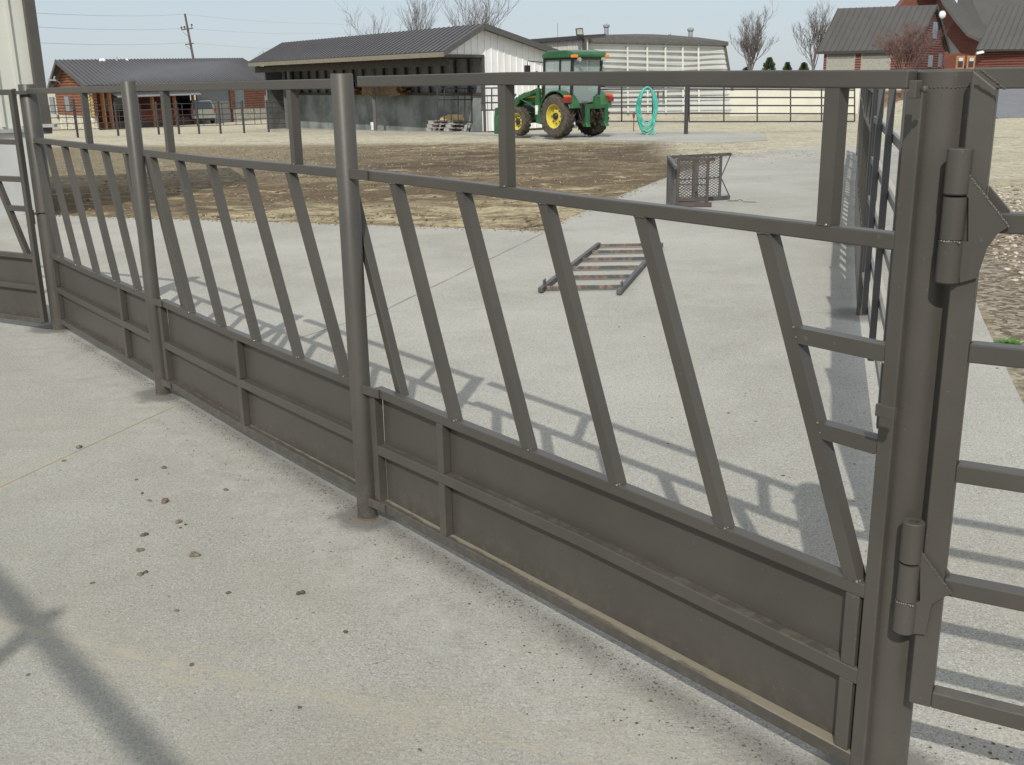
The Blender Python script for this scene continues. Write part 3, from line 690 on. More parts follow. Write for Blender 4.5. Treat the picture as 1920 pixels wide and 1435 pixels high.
# ---- tall metal building at the left edge
LB = thing('machine_shed', 'cream ribbed metal building with brown corner trim at the left edge', 'building', (-5.9, 13.6, 0))
c0 = Vector((-5.86, 13.62)); c1 = Vector((-9.2, 10.9)) ; dB = (c1 - c0).normalized()
c2 = c0 + Vector((-dB.y * 1, dB.x)) * -6
c1 = c0 + dB * 9
off = (-5.9, 13.6, 0)
m = MB(); wall_quad(m, c1, c0, 0, 0, 1.06, 1.06, .2, 1); wall_quad(m, c0 + Vector((-.02, .02)), c0 + Vector((-1.85, 4.2)), 0, 0, 1.06, 1.06, .2, 1); m.shifted(off).build('foundation', CONCW, LB)
m = MB(); wall_quad(m, c1, c0, 1.06, 1.06, 4.4, 4.4, .15, 1); wribs(m, c1, c0, 1.08, 4.38, .225, .04, .03); wall_quad(m, c0 + Vector((-.03, .03)), c0 + Vector((-2.4, 4.2)), 1.06, 1.06, 4.3, 4.3, .15, 1); m.shifted(off).build('wall', CREAM, LB)
m = MB(); cc = c0 + Vector((.04, .0)); m.bar(V3(cc - Vector((.01, .0)), .98), V3(cc - Vector((.01, .0)), 4.4), .13, .13, (dB.x, dB.y, 0)); m.shifted(off).build('corner_trim', TRIM, LB, bevel=.01)
m = MB(); n_ = Vector((-dB.y, dB.x)); n_ = n_ if n_.y < 0 else -n_
m.bar(V3(c0 + n_ * .03, 1.03), V3(c1 + n_ * .03, 1.03), .05, .04); m.bar(V3(c0 + Vector((.08, -.08)), 1.06), V3(c0 + Vector((.08, -.08)), 1.10), .24, .10, (0, 1, 0)); m.shifted(off).build('base_flashing', simple('bare_flashing', (.32, .32, .31), .4), LB)
m = MB(); m.hexa([V3(c0 + Vector((.3, -.3)), 4.38), V3(c1 + Vector((.3, -.5)), 4.38), V3(c1 + Vector((-4, 3)), 5.4), V3(c0 + Vector((-1.4, 4.6)), 4.38)], [V3(c0 + Vector((.3, -.3)), 4.5), V3(c1 + Vector((.3, -.5)), 4.5), V3(c1 + Vector((-4, 3)), 5.5), V3(c0 + Vector((-1.4, 4.6)), 4.5)]); m.shifted(off).build('roof', ROOFM, LB)

# ---- open fronted shed
SH = thing('open_shed', 'open fronted pole shed with dark ribbed roof and white gable end', 'building', tuple(at(832, 95.5, 46))[:2] + (zg(0, 46),))
off = tuple(SH.location)
eR = at(832, 95.5, 46.0); eL = at(466, 118, 62.5); eL.z = eR.z
eL = at(466, 118, 46 + 18.0); eL.z = eR.z + .02
gd = Vector((.66, .75)).normalized()
def along_g(base, u, v):      # point on gable plane through base with direction gd at photo pixel
    s = s_of((base.x, base.y), (base.x + gd.x, base.y + gd.y), u, v); c = V2(base) + gd * s; return at(u, v, c.y)
pk = along_g(eR, 908, 45); rr_ = along_g(eR, 1037, 91.5)
sl = (rr_ - pk); re = pk + sl * 1.5
dE = (eL - eR); pkL = at(531, 76.8, 46 + 18.0 + (pk.y - eR.y)); pkL = pk + dE * ((pkL - pk).length / dE.length); pkL.z = pk.z
reL = re + dE
m = MB(); roof_plane(m, eR, eL, pkL, pk, .06, .42); roof_plane(m, re, reL, pkL, pk, .06, .42); m.shifted(off).build('roof', ROOFM, SH)
m = MB()
for a, b in ((eR, eL), (re, reL)): m.bar(a - Vector((0, 0, .14)), b - Vector((0, 0, .14)), .05, .20)
m.shifted(off).build('fascia', simple('shed_fascia', (.20, .18, .135), .6), SH); m = MB()
for a, b in ((eR, pk), (pk, re)): m.bar(a - Vector((0, 0, .10)), b - Vector((0, 0, .10)), .06, .22)
RTM = simple('rake_trim_metal', (.09, .085, .08), .5); m.shifted(off).build('rake_trim', RTM, SH); m = MB(); m.bar(eL - Vector((0, 0, .10)), pkL - Vector((0, 0, .10)), .06, .22); m.shifted(off).build('rake_trim', RTM, SH)
fl = Vector((.45 * dE.x / dE.length, .45 * dE.y / dE.length))      # gable wall set in under the roof edge
gw0 = V2(eR) + fl + gd * .35; gw1 = V2(re) + fl - gd * .3
zG = zg(0, 46) - .05; s_pk = (V2(pk) - V2(eR)).dot(gd) - .35
ztop = lambda s: (eR.z + (pk.z - eR.z) * ((s + .35) / (s_pk + .35)) if s < s_pk else pk.z + (re.z - pk.z) * ((s - s_pk) / ((V2(re) - V2(pk)).dot(gd)))) - .16
so = s_of(gw0, gw1, 905, 110); zo = z_on(gw0, gw1, 870, 102.5); Lg = (gw1 - gw0).length
m = MB()
def gpt(s): return gw0 + gd * s
for a, b, zl in ((0, so, zo), (so, s_pk, zG), (s_pk, Lg, zG)) if so < s_pk else ((0, s_pk, zo), (s_pk, so, zo), (so, Lg, zG)):
    wall_quad(m, gpt(a), gpt(b), zl, zl, ztop(a), ztop(b), .1, 1)
wribs(m, gw0, gw1, lambda s: zo if s < so else zG, lambda s: ztop(s) - .02, .42, .07, .03)
m.shifted(off).build('gable_wall', WHITE, SH)
m = MB(); rect_on(m, gw0, gw1, 0, so, zo - .12, zo, .05, .05); rect_on(m, gw0, gw1, so - .06, so + .06, zG, zo, .05, .05); m.shifted(off).build('opening_trim', TRIM, SH)
# rear wall of the bay (under the ridge): concrete below, studs above
bw0 = gpt(so) + V2(dE).normalized() * .05; bw1 = bw0 + V2(dE) * 1.0
dn = V2(dE).normalized(); zc = z_on(bw1, bw0, 800, 179)
m = MB(); wall_quad(m, bw1, bw0, -1.4, zG, zc, zc, .25, 1)
sL = gpt(so) + V2(dE) * .985; fL = V2(eL) + gd * .9 - dn * .5
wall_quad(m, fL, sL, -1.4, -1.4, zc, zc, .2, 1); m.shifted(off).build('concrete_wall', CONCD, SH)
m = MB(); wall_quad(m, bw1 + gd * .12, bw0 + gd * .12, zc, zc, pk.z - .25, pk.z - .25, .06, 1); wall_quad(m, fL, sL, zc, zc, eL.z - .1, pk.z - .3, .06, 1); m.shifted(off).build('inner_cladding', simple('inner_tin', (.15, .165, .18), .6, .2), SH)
m = MB(); Lb = (bw1 - bw0).length; k = int(Lb / 1.15)
for i in range(k + 1):
    c = bw0 + dn * (i * Lb / k); m.bar(V3(c, zc), V3(c, pk.z - .3), .09, .12, (gd.x, gd.y, 0))
    c2 = c - gd * .02 + dn * .30
    if i % 2 == 0 and i < k: m.bar(V3(c - gd * .1, pk.z - 1.3), V3(c - gd * .1 + dn * .5, pk.z - .45), .06, .06)
for z in (zc + .06, zc + .75, pk.z - 1.35): m.bar(V3(bw0 - gd * .06, z), V3(bw1 - gd * .06, z), .06, .12)
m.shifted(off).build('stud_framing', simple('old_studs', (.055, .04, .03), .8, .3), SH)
m = MB()
for i in range(14):       # rafters and purlins under the front slope
    f = (i + .5) / 14; a = eR.lerp(eL, f) + Vector((gd.x, gd.y, 0)) * .2; b = pk.lerp(pkL, f); m.bar(a - Vector((0, 0, .22)), b - Vector((0, 0, .26)), .08, .18)
for f in (.3, .6, .85): m.bar(eR.lerp(pk, f) - Vector((0, 0, .14)), eL.lerp(pkL, f) - Vector((0, 0, .14)), .08, .08)
m.bar(eR + Vector((gd.x * .5, gd.y * .5, -.42)) + Vector((fl.x, fl.y, 0)), eL + Vector((gd.x * .5, gd.y * .5, -.42)), .16, .34)
m.shifted(off).build('rafters', simple('rafters', (.05, .038, .03), .85, .3), SH)
pp = gnd(703, 238)
fa = V2(eR) + fl + gd * 1.6; fb = V2(eL) + gd * 1.6
for u in (703, 538):
    s = s_of(fb, fa, u, 225); c = fb + (fa - fb).normalized() * s; z0 = zg(c.x, c.y) - .05
    m = MB(); m.bar(V3(c, z0), V3(c, eR.z - .3), .16, .16); m.shifted(off).build('post', simple('shed_post', (.10, .10, .10), .7), SH)
# things kept in the shed
def on_apron(u, v): p = gnd(u, v); return p
p = on_apron(702, 244.0)
bk = thing('bucket', 'white plastic bucket standing in front of the shed post', 'bucket', p)
m = MB(); m.lathe([(.001, .01), (.155, .01), (.185, .36), (.195, .36), (.195, .385), (.175, .385), (.15, .03), (.001, .03)], n=24); m.build('pail', simple('white_plastic', (.75, .76, .74), .4), bk, smooth=True, auto=True)
m = MB(); m.lathe([(.158, .12), (.166, .12), (.174, .26), (.166, .26)], n=24); m.v = m.v; 
m = MB(); m.path([(.19 * math.cos(a), -.19 * math.sin(a) * .6 - .05, .36 - .22 * math.sin(a)) for a in [math.pi * i / 10 for i in range(11)]], .005, 5); m.build('bail', simple('bail_wire', (.2, .2, .2), .4), bk)
m = MB(); m.ball((.06, -.158, .22), .05, .012, .06); m.build('print', simple('green_print', (.25, .33, .12), .5), bk)
p = on_apron(703, 241); m = MB(); 
# lumber on the wall top
def lum(u0, u1, v0, v1, out, mat, lab, n, name='lumber_stack'):
    s0 = s_of(bw1, bw0, u0, v1); s1 = s_of(bw1, bw0, u1, v1); db = (bw0 - bw1).normalized(); nb = Vector((db.y, -db.x))
    a = bw1 + db * s0 + nb * .1; z0 = zc + .02; z1 = z_on(bw1, bw0, (u0 + u1) / 2, v0)
    t = thing(name, lab, 'lumber', V3(a, z0), math.atan2(db.y, db.x)); L = abs(s1 - s0); h = max(.2, z1 - z0); rows = max(2, int(h / .09))
    m = MB()
    for r in range(rows):
        for q in range(4):
            j = random.uniform(-.15, .15); m.bx(j, L + random.uniform(-.25, .2), -.02 - q * .16 - .15, -.02 - q * .16 - .01, r * h / rows + .004, (r + 1) * h / rows)
    m.build('boards', mat, t)
    s = MB()
    for f in (.2, .8): s.bx(L * f - .04, L * f + .04, -.7, -.02, -.045, -.001)
    s.build('bearer', GREYW, t)
lum(703, 772, 162, 176, 0, simple('orange_boards', (.17, .10, .05), .8, .35, 3), 'orange brown boards lying along the top of the shed wall right of the post', 4)
lum(664, 690, 163, 177, 0, simple('dark_orange_boards', (.14, .07, .03), .8, .35, 3), 'short orange brown boards on the shed wall left of the post', 3)
# weathered pallets with pale offcuts on top
def pallet(mb, z):
    for y in (-.5, 0, .5): mb.bx(-.6, .6, y - .04, y + .04, z + .02, z + .10)
    for i in range(6): x = -.55 + i * .22; mb.bx(x - .05, x + .05, -.54, .54, z + .10, z + .118)
    for x in (-.55, 0, .55): mb.bx(x - .05, x + .05, -.54, .54, z, z + .018)
pp = on_apron(856, 245.5)
for k in range(3):
    t = thing('pallet', ['weathered pallet at the bottom of the pallet pile in front of the shed', 'weathered pallet in the middle of the pallet pile in front of the shed', 'weathered pallet on top of the pallet pile, under the pale boards'][k], 'pallet', pp + Vector((.06 * k, .04 * k, .165 * k)), R(-34 + 3 * k), 'pallets in front of the shed'); t.scale = (1.45, 1.45, 1.16)
    a = MB(); 
    for i in range(7): x = -.75 + i * .25; a.bx(x - .09, x + .09, -.55, .55, .118, .136)
    a.build('deck', GREYW, t); a = MB()
    for y in (-.5, 0, .5):
        for x in (-.72, 0, .72): a.bx(x - .1, x + .1, y - .05, y + .05, .02, .117)
    a.build('blocks', GREYW, t); a = MB()
    for y in (-.5, 0, .5): a.bx(-.83, .83, y - .05, y + .05, 0, .019)
    a.build('runner', GREYW, t)
t = thing('board_pile', 'pale yellow pine offcuts lying on the pallets', 'lumber', pp + Vector((.22, .1, .495)), R(-30)); t.scale = (1.4, 1.4, 1.6)
m = MB()
for i in range(16): z = .04 * (i // 5) + .003; m.box((random.uniform(-.1, .15), -.36 + .17 * (i % 5), z + .02), random.uniform(1.0, 1.35) - .15 * (i // 5), .15, .036, random.uniform(-.08, .08))
m.build('boards', PINE, t)
# dark tube pen inside the shed
def tube_pen(label, u0, u1, Y0, Y1, vt, vb, rails, ups, mat, r=.02, posts=()):
    a = at(u0, vb, Y0); b = at(u1, vb, Y1); za = zg(a.x, a.y); zb_ = zg(b.x, b.y); a.z = za; b.z = zb_
    t = thing('tube_gate', label, 'gate', a, 0, 'dark tube gates'); o = Vector(a)
    def P(u, v): f = (u - u0) / (u1 - u0); return at(u, v, Y0 + (Y1 - Y0) * f) - o
    m = MB()
    for v in rails: m.tube(P(u0, v), P(u1, v + (vb - vb)), r, 6)
    for u in ups: m.tube(P(u, vt), P(u, vb), r, 6)
    m.build('tubes', mat, t)
    return t
t = tube_pen('dark tube gate with close upright bars inside the open shed', 820, 896, 47.5, 49.5, 165, 229, [166, 176.5, 187, 229], [820, 833, 846, 859, 871.5, 884, 896], DARKP, .03)
m = MB(); 
# lattice screen post beside the gate
a = gnd(906, 240); t = thing('lattice_post', 'dark ladder like steel lattice standing between shed and green loader', 'frame', a)
m = MB(); hh = at(906, 150, a.y).z - a.z
for x in (-.14, .16): m.bar((x, 0, 0), (x, 0, hh), .05, .05, (0, 1, 0))
for i in range(9): z = .15 + i * hh / 9.3; m.bar((-.14, 0, z), (.16, 0, z + .11), .05, .08)
m.build('frame', simple('rusty_dark_steel', (.07, .05, .045), .7, .3), t)

# ---- white building with battered walls and a shallow curved roof edge
fTL, fTR, fBL, fBR = at(1101, 78, 59), at(1358, 84.5, 65), at(1076, 214, 59), at(1379.5, 209.5, 65)
RD = thing('riding_barn', 'long low white building with battered walls, horizontal ribs and a gently curved grey roof edge', 'building', (fBL.x, fBL.y, fBL.z)); off = tuple(RD.location)
def fp(h, k, out=0.0):      # point on the facade, h along 0..1, k up 0..1
    p = fBL.lerp(fBR, h).lerp(fTL.lerp(fTR, h), k); return p + Vector((.05, -1, 0)) * out
bkv = Vector((1.0, 9.0, 0))
m = MB(); m.hexa([fBL, fBR, fBR + bkv, fBL + bkv], [fTL, fTR, fTR + bkv, fTL + bkv])
for k in range(13):
    f = (k + .5) / 13; m.bar(fp(0, f, .03), fp(1, f, .03), .05, .085)
m.shifted(off).build('wall', simple('off_white_cladding', (.56, .57, .54), .55, .05, 1.0, bump=.04), RD)
m = MB(); dz_ = Vector((0, 0, -.6)); ins = Vector((0, .03, 0)); m.hexa([fBL + dz_ + ins, fBR + dz_ + ins, fBR + bkv + dz_, fBL + bkv + dz_], [fBL + ins - Vector((0, 0, .002)), fBR + ins - Vector((0, 0, .002)), fBR + bkv - Vector((0, 0, .002)), fBL + bkv - Vector((0, 0, .002))]); m.shifted(off).build('plinth', simple('sandy_plinth', (.50, .47, .38), .85), RD)
for u in (1171, 1207, 1241, 1274, 1305):
    h = (u - 1101) / (1358 - 1101); h2 = (u - 1076) / (1379.5 - 1076); a = fBL.lerp(fBR, h2) + Vector((0, -.07, 0)); b = fTL.lerp(fTR, h) + Vector((0, -.07, 0)); m = MB(); m.bar(a, b, .10, .05, (0, 1, 0)); m.shifted(off).build('batten', simple('cream_batten', (.56, .57, .52), .55, .04), RD)
m = MB(); m.bar(fBL + Vector((0, -.06, 0)), fTL + Vector((0, -.06, 0)), .22, .12, (0, 1, 0)); m.shifted(off).build('corner_trim', TRIM, RD)
m = MB(); m.bar(fBR + Vector((0, -.06, 0)), fTR + Vector((0, -.06, 0)), .16, .12, (0, 1, 0)); m.shifted(off).build('corner_trim', TRIM, RD)
top_ = [(1097, 67.5), (1140, 65.2), (1190, 64), (1225, 64.4), (1265, 66.5), (1310, 70.5), (1345, 75), (1366, 78.5)]
bot_ = [(1366, 85.5), (1097, 79.5)]
def Yf(u): return 58.7 + (u - 1101) / 257 * 6
pp_ = [at(u, v, Yf(u)) for u, v in top_ + bot_]; n_p = len(pp_); m = MB(); m.add(pp_ + [p + bkv for p in pp_], [tuple(range(n_p)), tuple(range(2 * n_p - 1, n_p - 1, -1))] + [(i_, (i_ + 1) % n_p, (i_ + 1) % n_p + n_p, i_ + n_p) for i_ in range(n_p)]); m.shifted(off).build('roof', simple('grey_roof_band', (.105, .10, .093), .5), RD)
m = MB()
for u in (1233.5, 1241 + 3): p = at(u, 178, Yf(u) - .14); m.box(p, .10, .06, .40)
m.shifted(off).build('door_handle', TRIM, RD)
for u, vt_, lab in ((1137, 44, 'short galvanised flue on the white building roof, leftmost of three'), (1256, 60, 'tiny pipe on the white building roof, middle of three'), (1295, 51, 'galvanised flue on the white building roof, rightmost of three')):
    a = at(u, vt_, 64.0); b = at(u, 70, 64.0); small = 'tiny' in lab; r = .05 if small else .13
    t = thing('roof_flue', lab, 'flue', (a.x, a.y, b.z - .4), 0, 'flues on the white building'); h = a.z - b.z + .4
    m = MB(); m.lathe([(r, 0), (r, h - .25), (r * 1.5, h - .2), (r * 1.5, h - .1), (r, h - .06), (.001, h)], n=14); m.build('pipe', simple('galvanised', (.35, .37, .38), .4, metal=.5), t, smooth=True, auto=True)
# ---- low wing with a floodlight
w1 = at(1097, 67.5, 57); w0 = at(985, 73.5, 62); 
WG = thing('shed_wing', 'pale ribbed lean-to between the open shed and the battered white building', 'building', (w1.x, w1.y, zg(w1.x, w1.y))); off = tuple(WG.location)
m = MB(); A0 = V2(w0) + (V2(w0) - V2(w1)) * .6; A1 = V2(w1); wall_quad(m, A0, A1, -1, -1, w1.z - .15, w1.z - .15, .2, 1); wribs(m, A0, A1, -.8, w1.z - .16, .25, .05, .025); m.shifted(off).build('wall', simple('sun_bleached_siding', (.60, .56, .52), .55), WG)
m = MB(); d_ = (A1 - A0).normalized(); n_ = Vector((-d_.y, d_.x)); roof_plane(m, V3(A0 - n_ * .25, w1.z - .02), V3(A1 + d_ * .15 - n_ * .25, w1.z - .02), V3(A1 + d_ * .15 + n_ * 1.2, w1.z + .06), V3(A0 + n_ * 1.2, w1.z + .06), .14, .4, .05); m.shifted(off).build('roof', ROOFM, WG)
m = MB(); cq = A1 + d_ * .05 - n_ * .08; m.bar(V3(cq, -.7), V3(cq, w1.z - .1), .22, .12, (n_.x, n_.y, 0)); m.shifted(off).build('corner_trim', TRIM, WG)
p = at(1087, 66, 56.6); t = thing('floodlight', 'square grey floodlight on the corner of the lean-to roof', 'lamp', p)
m = MB(); m.hexa([(-.17, -.1, -.03), (.2, -.1, -.03), (.2, .1, -.03), (-.17, .1, -.03)], [(-.22, -.16, .32), (.14, -.16, .34), (.14, .04, .34), (-.22, .04, .32)]); m.build('housing', DARKP, t)
m = MB(); m.hexa([(-.13, -.125, .03), (.15, -.125, .03), (.15, -.105, .03), (-.13, -.105, .03)], [(-.17, -.165, .27), (.11, -.165, .28), (.11, -.145, .28), (-.17, -.145, .27)]); m.build('lens', simple('lens_glass', (.40, .41, .38), .2), t)

# ---- log lodge on the left
gL0 = at(86, 138, 76.0); gL1 = at(160, 161, 69.0); fR = at(525, 150, 95.0)
ez = gL1.z; LOC = (gL1.x, gL1.y, zg(gL1.x, gL1.y)); off = LOC
LD = thing('log_lodge', 'long log lodge with dark ribbed roof and porch behind the far left fence', 'building', LOC)
G0, G1_, F1 = V2(gL0), V2(gL1), V2(fR)
inw = (G0 - G1_).normalized(); dF = (F1 - G1_).normalized()
g1w = G1_ + dF * .6 + inw * .5; g0w = G0 + dF * .6 - inw * .5; f1w = F1 - dF * .9 + inw * .6
rg0 = at(103.7, 112.5, (gL0.y + gL1.y) / 2); rgR = at(453, 108, 96.5); rgR.z = rg0.z + (at(453, 108, 96.5).z - rg0.z) * .9
b0 = V3(G0, ez); 
m = MB(); roof_plane(m, V3(G1_, ez), V3(F1, ez + .25), rgR, rg0, .10, .45, .05, .06); roof_plane(m, V3(G0, ez), V3(G0 + (F1 - G1_), ez + .25), rgR, rg0, .10, 0)
m.hexa([V3(F1, ez + .1), V3(F1, ez + .12), V3(G0 + (F1 - G1_), ez + .12), V3(G0 + (F1 - G1_), ez + .1)], [rgR - Vector((0, 0, .02)), rgR, rgR + Vector((0, .01, 0)), rgR + Vector((0, .01, -.02))])
m.shifted(off).build('roof', ROOFM, LD)
m = MB(); m.bar(V3(G1_, ez - .12), V3(F1, ez + .12), .06, .2)
for q in ((V3(G1_, ez), rg0), (V3(G0, ez), rg0)): m.bar(q[0] - Vector((0, 0, .12)), q[1] - Vector((0, 0, .12)), .06, .24)
m.shifted(off).build('fascia', TRIM, LD)
zgL = zg(*g1w); z_st = z_on(g0w, g1w, 120, 214.5); Lgw = (g1w - g0w).length
hs = (V2(rg0) + dF * .6 - g0w).dot((g1w - g0w).normalized())
def gprof(z):
    if z < ez: return (0, Lgw)
    k = (z - ez + .15) / (rg0.z - ez); 
    return (hs * k, Lgw - (Lgw - hs) * k)
m = MB(); log_wall(m, g0w, g1w, z_st, rg0.z - .2, gprof)
Lfw = (f1w - g1w).length; sA = s_of(g1w, f1w, 181); sB = s_of(g1w, f1w, 369); sC = s_of(g1w, f1w, 430); 
log_wall(m, g1w, g1w + dF * sA, z_st, ez); m.shifted(off).build('log_wall', LOG, LD); m = MB(); log_wall(m, g1w + dF * sC, f1w, z_on(g1w, f1w, 470, 203), ez + .2); m.shifted(off).build('log_wall', LOG, LD)
m = MB(); wall_quad(m, g0w - (g1w - g0w).normalized() * 0, g1w, zgL - .2, zgL - .2, z_st, z_st, .3, 1); wall_quad(m, g1w, g1w + dF * sA, zgL - .2, zgL - .2, z_st, z_st, .3, 1)
m.shifted(off).build('stone_base', STONE, LD); m = MB()
wall_quad(m, g1w + dF * s_of(g1w, f1w, 436), f1w, -1.6, -1.6, z_on(g1w, f1w, 436, 204), z_on(g1w, f1w, 512, 199), .3, 1)
m.shifted(off).build('stone_base', STONE, LD)
# wall behind the logs, porch recess and end wall
m = MB(); bk_ = inw * 2.2
wall_quad(m, g1w + dF * sA + bk_, g1w + dF * sB + bk_, -1.3, -1.3, ez, ez + .2, .1, 1); wall_quad(m, g1w + inw * .15, g1w + inw * .15 + dF * sA, zgL, zgL, ez, ez, .05, 1); wall_quad(m, g0w + dF * .1, g1w + dF * .1, z_st, z_st, ez, ez, .05, 1)
wall_quad(m, g1w + dF * sC + inw * .1, f1w + inw * .1, -1.4, -1.4, ez + .2, ez + .2, .1, 1); wall_quad(m, f1w, f1w + inw * 6, -1.4, -1.4, ez + .2, ez + .2, .1, 1)
m.hexa([V3(g0w, ez), V3(g1w, ez), V3(g1w + dF * .06, ez), V3(g0w + dF * .06, ez)], [V3(g0w + (g1w - g0w) * .48, rg0.z - .3), V3(g0w + (g1w - g0w) * .52, rg0.z - .3), V3(g0w + (g1w - g0w) * .52 + dF * .06, rg0.z - .3), V3(g0w + (g1w - g0w) * .48 + dF * .06, rg0.z - .3)])
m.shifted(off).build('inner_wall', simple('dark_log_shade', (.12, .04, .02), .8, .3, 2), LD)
m = MB()
for k in range(int((ez - z_st - .1) / .19)): z = z_st + k * .19; m.tube(V3(g1w - dF * .22, z + .1), V3(g1w + dF * .05, z + .1), .09, 7); m.tube(V3(g1w - inw * .22, z), V3(g1w, z), .09, 7)
m.shifted(off).build('corner_log_ends', simple('log_ends', (.42, .33, .16), .7, .3), LD)
for (u0, u1, v0, v1) in ((98.5, 106, 182, 214), (127, 134.5, 181, 208.5)):
    s0, s1 = s_of(g0w, g1w, u0), s_of(g0w, g1w, u1); z1, z0 = z_on(g0w, g1w, (u0 + u1) / 2, v0), z_on(g0w, g1w, (u0 + u1) / 2, v1)
    m = MB(); rect_on(m, g0w, g1w, s0, s1, z0, z1, .16, .1); m.shifted(off).build('window', GLASSB, LD)
pw0, pw1 = g1w + dF * sA + bk_, g1w + dF * sB + bk_
for (u0, u1, v0, v1) in ((196, 204, 184, 212), (207, 228, 183, 212), (318, 330, 178, 212), (340, 356, 176, 206)):
    s0, s1 = s_of(pw0, pw1, u0), s_of(pw0, pw1, u1); z1, z0 = z_on(pw0, pw1, (u0 + u1) / 2, v0), z_on(pw0, pw1, (u0 + u1) / 2, v1)
    m = MB(); rect_on(m, pw0, pw1, s0, s1, z0, z1, .1, .08); m.shifted(off).build('window', GLASSD, LD)
for u in (193.5, 206.5, 285.5, 327, 362):
    s = s_of(g1w, f1w, u); c = g1w + dF * s; m = MB(); m.bar(V3(c, zg(*c) - .1), V3(c, ez - .05), .2, .2); m.shifted(off).build('porch_post', WOOD, LD)
m = MB(); a = s_of(g1w, f1w, 212); b = s_of(g1w, f1w, 368); nf = Vector((dF.y, -dF.x)); nf = nf if nf.y < 0 else -nf
zp = z_on(g1w, f1w, 290, 174)
m.hexa([V3(g1w + dF * a, zp), V3(g1w + dF * b, zp), V3(g1w + dF * b + nf * .5, zp - .25), V3(g1w + dF * a + nf * .5, zp - .25)], [V3(g1w + dF * a, zp + .1), V3(g1w + dF * b, zp + .1), V3(g1w + dF * b + nf * .5, zp - .20), V3(g1w + dF * a + nf * .5, zp - .20)]); m.shifted(off).build('porch_awning', simple('pale_awning', (.30, .30, .30), .5), LD)
m = MB(); a = s_of(g1w, f1w, 262); b = s_of(g1w, f1w, 333); z1 = z_on(g1w, f1w, 290, 205.5); z0 = z_on(g1w, f1w, 290, 222)
for z in (z0, z1): m.bar(V3(g1w + dF * a, z), V3(g1w + dF * b, z), .08, .08)
k = 30
for i in range(k + 1): c = g1w + dF * (a + (b - a) * i / k); m.bar(V3(c, z0), V3(c, z1), .05, .05)
m.shifted(off).build('deck_railing', simple('red_railing', (.20, .06, .035), .7), LD)
m = MB(); m.hexa([V3(g1w + dF * sA, -1.3), V3(g1w + dF * sB, -1.6), V3(g1w + dF * sB + bk_, -1.6), V3(g1w + dF * sA + bk_, -1.3)], [V3(g1w + dF * sA, z0 - .05), V3(g1w + dF * sB, z0 - .05), V3(g1w + dF * sB + bk_, z0 - .05), V3(g1w + dF * sA + bk_, z0 - .05)]); m.shifted(off).build('deck', simple('deck_boards', (.06, .03, .02), .8), LD)
m = MB(); rect_on(m, g1w, f1w, sB, sC, -1.45, z_on(g1w, f1w, 400, 190), .05, .1); m.shifted(off).build('garage_door', simple('garage_door_grey', (.24, .235, .225), .5), LD)
m = MB(); rect_on(m, g1w, f1w, sB, sC, z_on(g1w, f1w, 400, 190), ez + .2, .07, .1); m.shifted(off).build('garage_lintel', simple('slate_panel', (.135, .145, .16), .5), LD)
m = MB(); rect_on(m, g1w, f1w, s_of(g1w, f1w, 439), s_of(g1w, f1w, 456), z_on(g1w, f1w, 445, 203), z_on(g1w, f1w, 445, 168), .15, .1); m.shifted(off).build('door', GLASSB, LD)
ln_ = (V2(rg0) - V2(rgR))
for (u, v0, v1, w_, lab, white) in ((188.5, 114, 121, .12, 'short white vent pipe on the lodge roof, leftmost', 1), (194, 114, 125, .15, 'white vent pipe with a hood on the lodge roof, beside the leftmost one', 1), (219, 106.5, 118, .12, 'thin grey flue rising above the lodge ridge', 0), (237.5, 114, 120, .13, 'curved white vent pipe on the lodge roof right of the thin flue', 1), (311, 134, 142, .08, 'small vent with a rusty foot in the middle of the lodge roof', 0), (471.5, 130, 139, .08, 'small vent with a rusty foot near the right end of the lodge roof', 0)):
    Y = 72 + (u - 104) * .062; a = at(u, v0, Y - .5); b = at(u, v1, Y - .5); t = thing('roof_vent', lab, 'vent pipe', b, 0, 'vents on the lodge roof'); h = a.z - b.z
    m = MB(); m.lathe([(w_ * .8, -.3), (w_ * .8, h), (.001, h)], n=8)
    if white: m.ball((.04, 0, h), w_ * 1.1, n=8, m=5)
    m.build('pipe', simple('vent_white', (.8, .8, .8), .4) if white else simple('vent_grey', (.35, .36, .36), .5), t, smooth=True)
    if not white: m = MB(); m.lathe([(.2, -.2), (.2, -.02), (w_, .1)], n=8); m.build('boot', simple('rust_boot', (.22, .10, .06), .8), t)
# gable lamp/hoist on the lodge wall
p = at(102, 151, 71.5); t = thing('wall_light', 'twin headed grey light fixture on the lodge gable', 'lamp', p)
m = MB(); m.bar((-.35, -.2, .05), (.15, -.1, 0), .1, .1); m.bar((.02, -.1, 0), (.12, -.15, .25), .08, .1); m.tube((.15, 0, 0), (.28, .3, -.25), .04, 6); m.build('fixture', simple('fixture_grey', (.3, .28, .27), .5), t)

# ================================================================ tractor with front loader
JG = simple('green_enamel', (.016, .098, .030), .36, .22, 2.0, bump=.05, spec=.6)
JY = simple('yellow_enamel', (.54, .45, .07), .4, .1, 3.0)
RUB = simple('muddy_rubber', (.075, .062, .048), .85, .45, 7.0, bump=.5)
BLK = simple('black_iron', (.018, .018, .018), .55, .2)
TG = NT('cab_glass'); TG.b.inputs['Base Color'].default_value = (.42, .52, .50, 1); TG.b.inputs['Roughness'].default_value = .03; TG.b.inputs['Transmission Weight'].default_value = .0; TG.b.inputs['Alpha'].default_value = .42
CABG = TG.m
lr = gnd(1046, 258.5); hd = Vector((-.60, .80)); rt = Vector((.80, .60))
tc = V2(lr) + rt * .80
TR = thing('tractor', 'green cab tractor with yellow wheels and front loader parked by the shed', 'tractor', V3(tc, zg(tc.x, tc.y)), math.atan2(hd.y, hd.x))
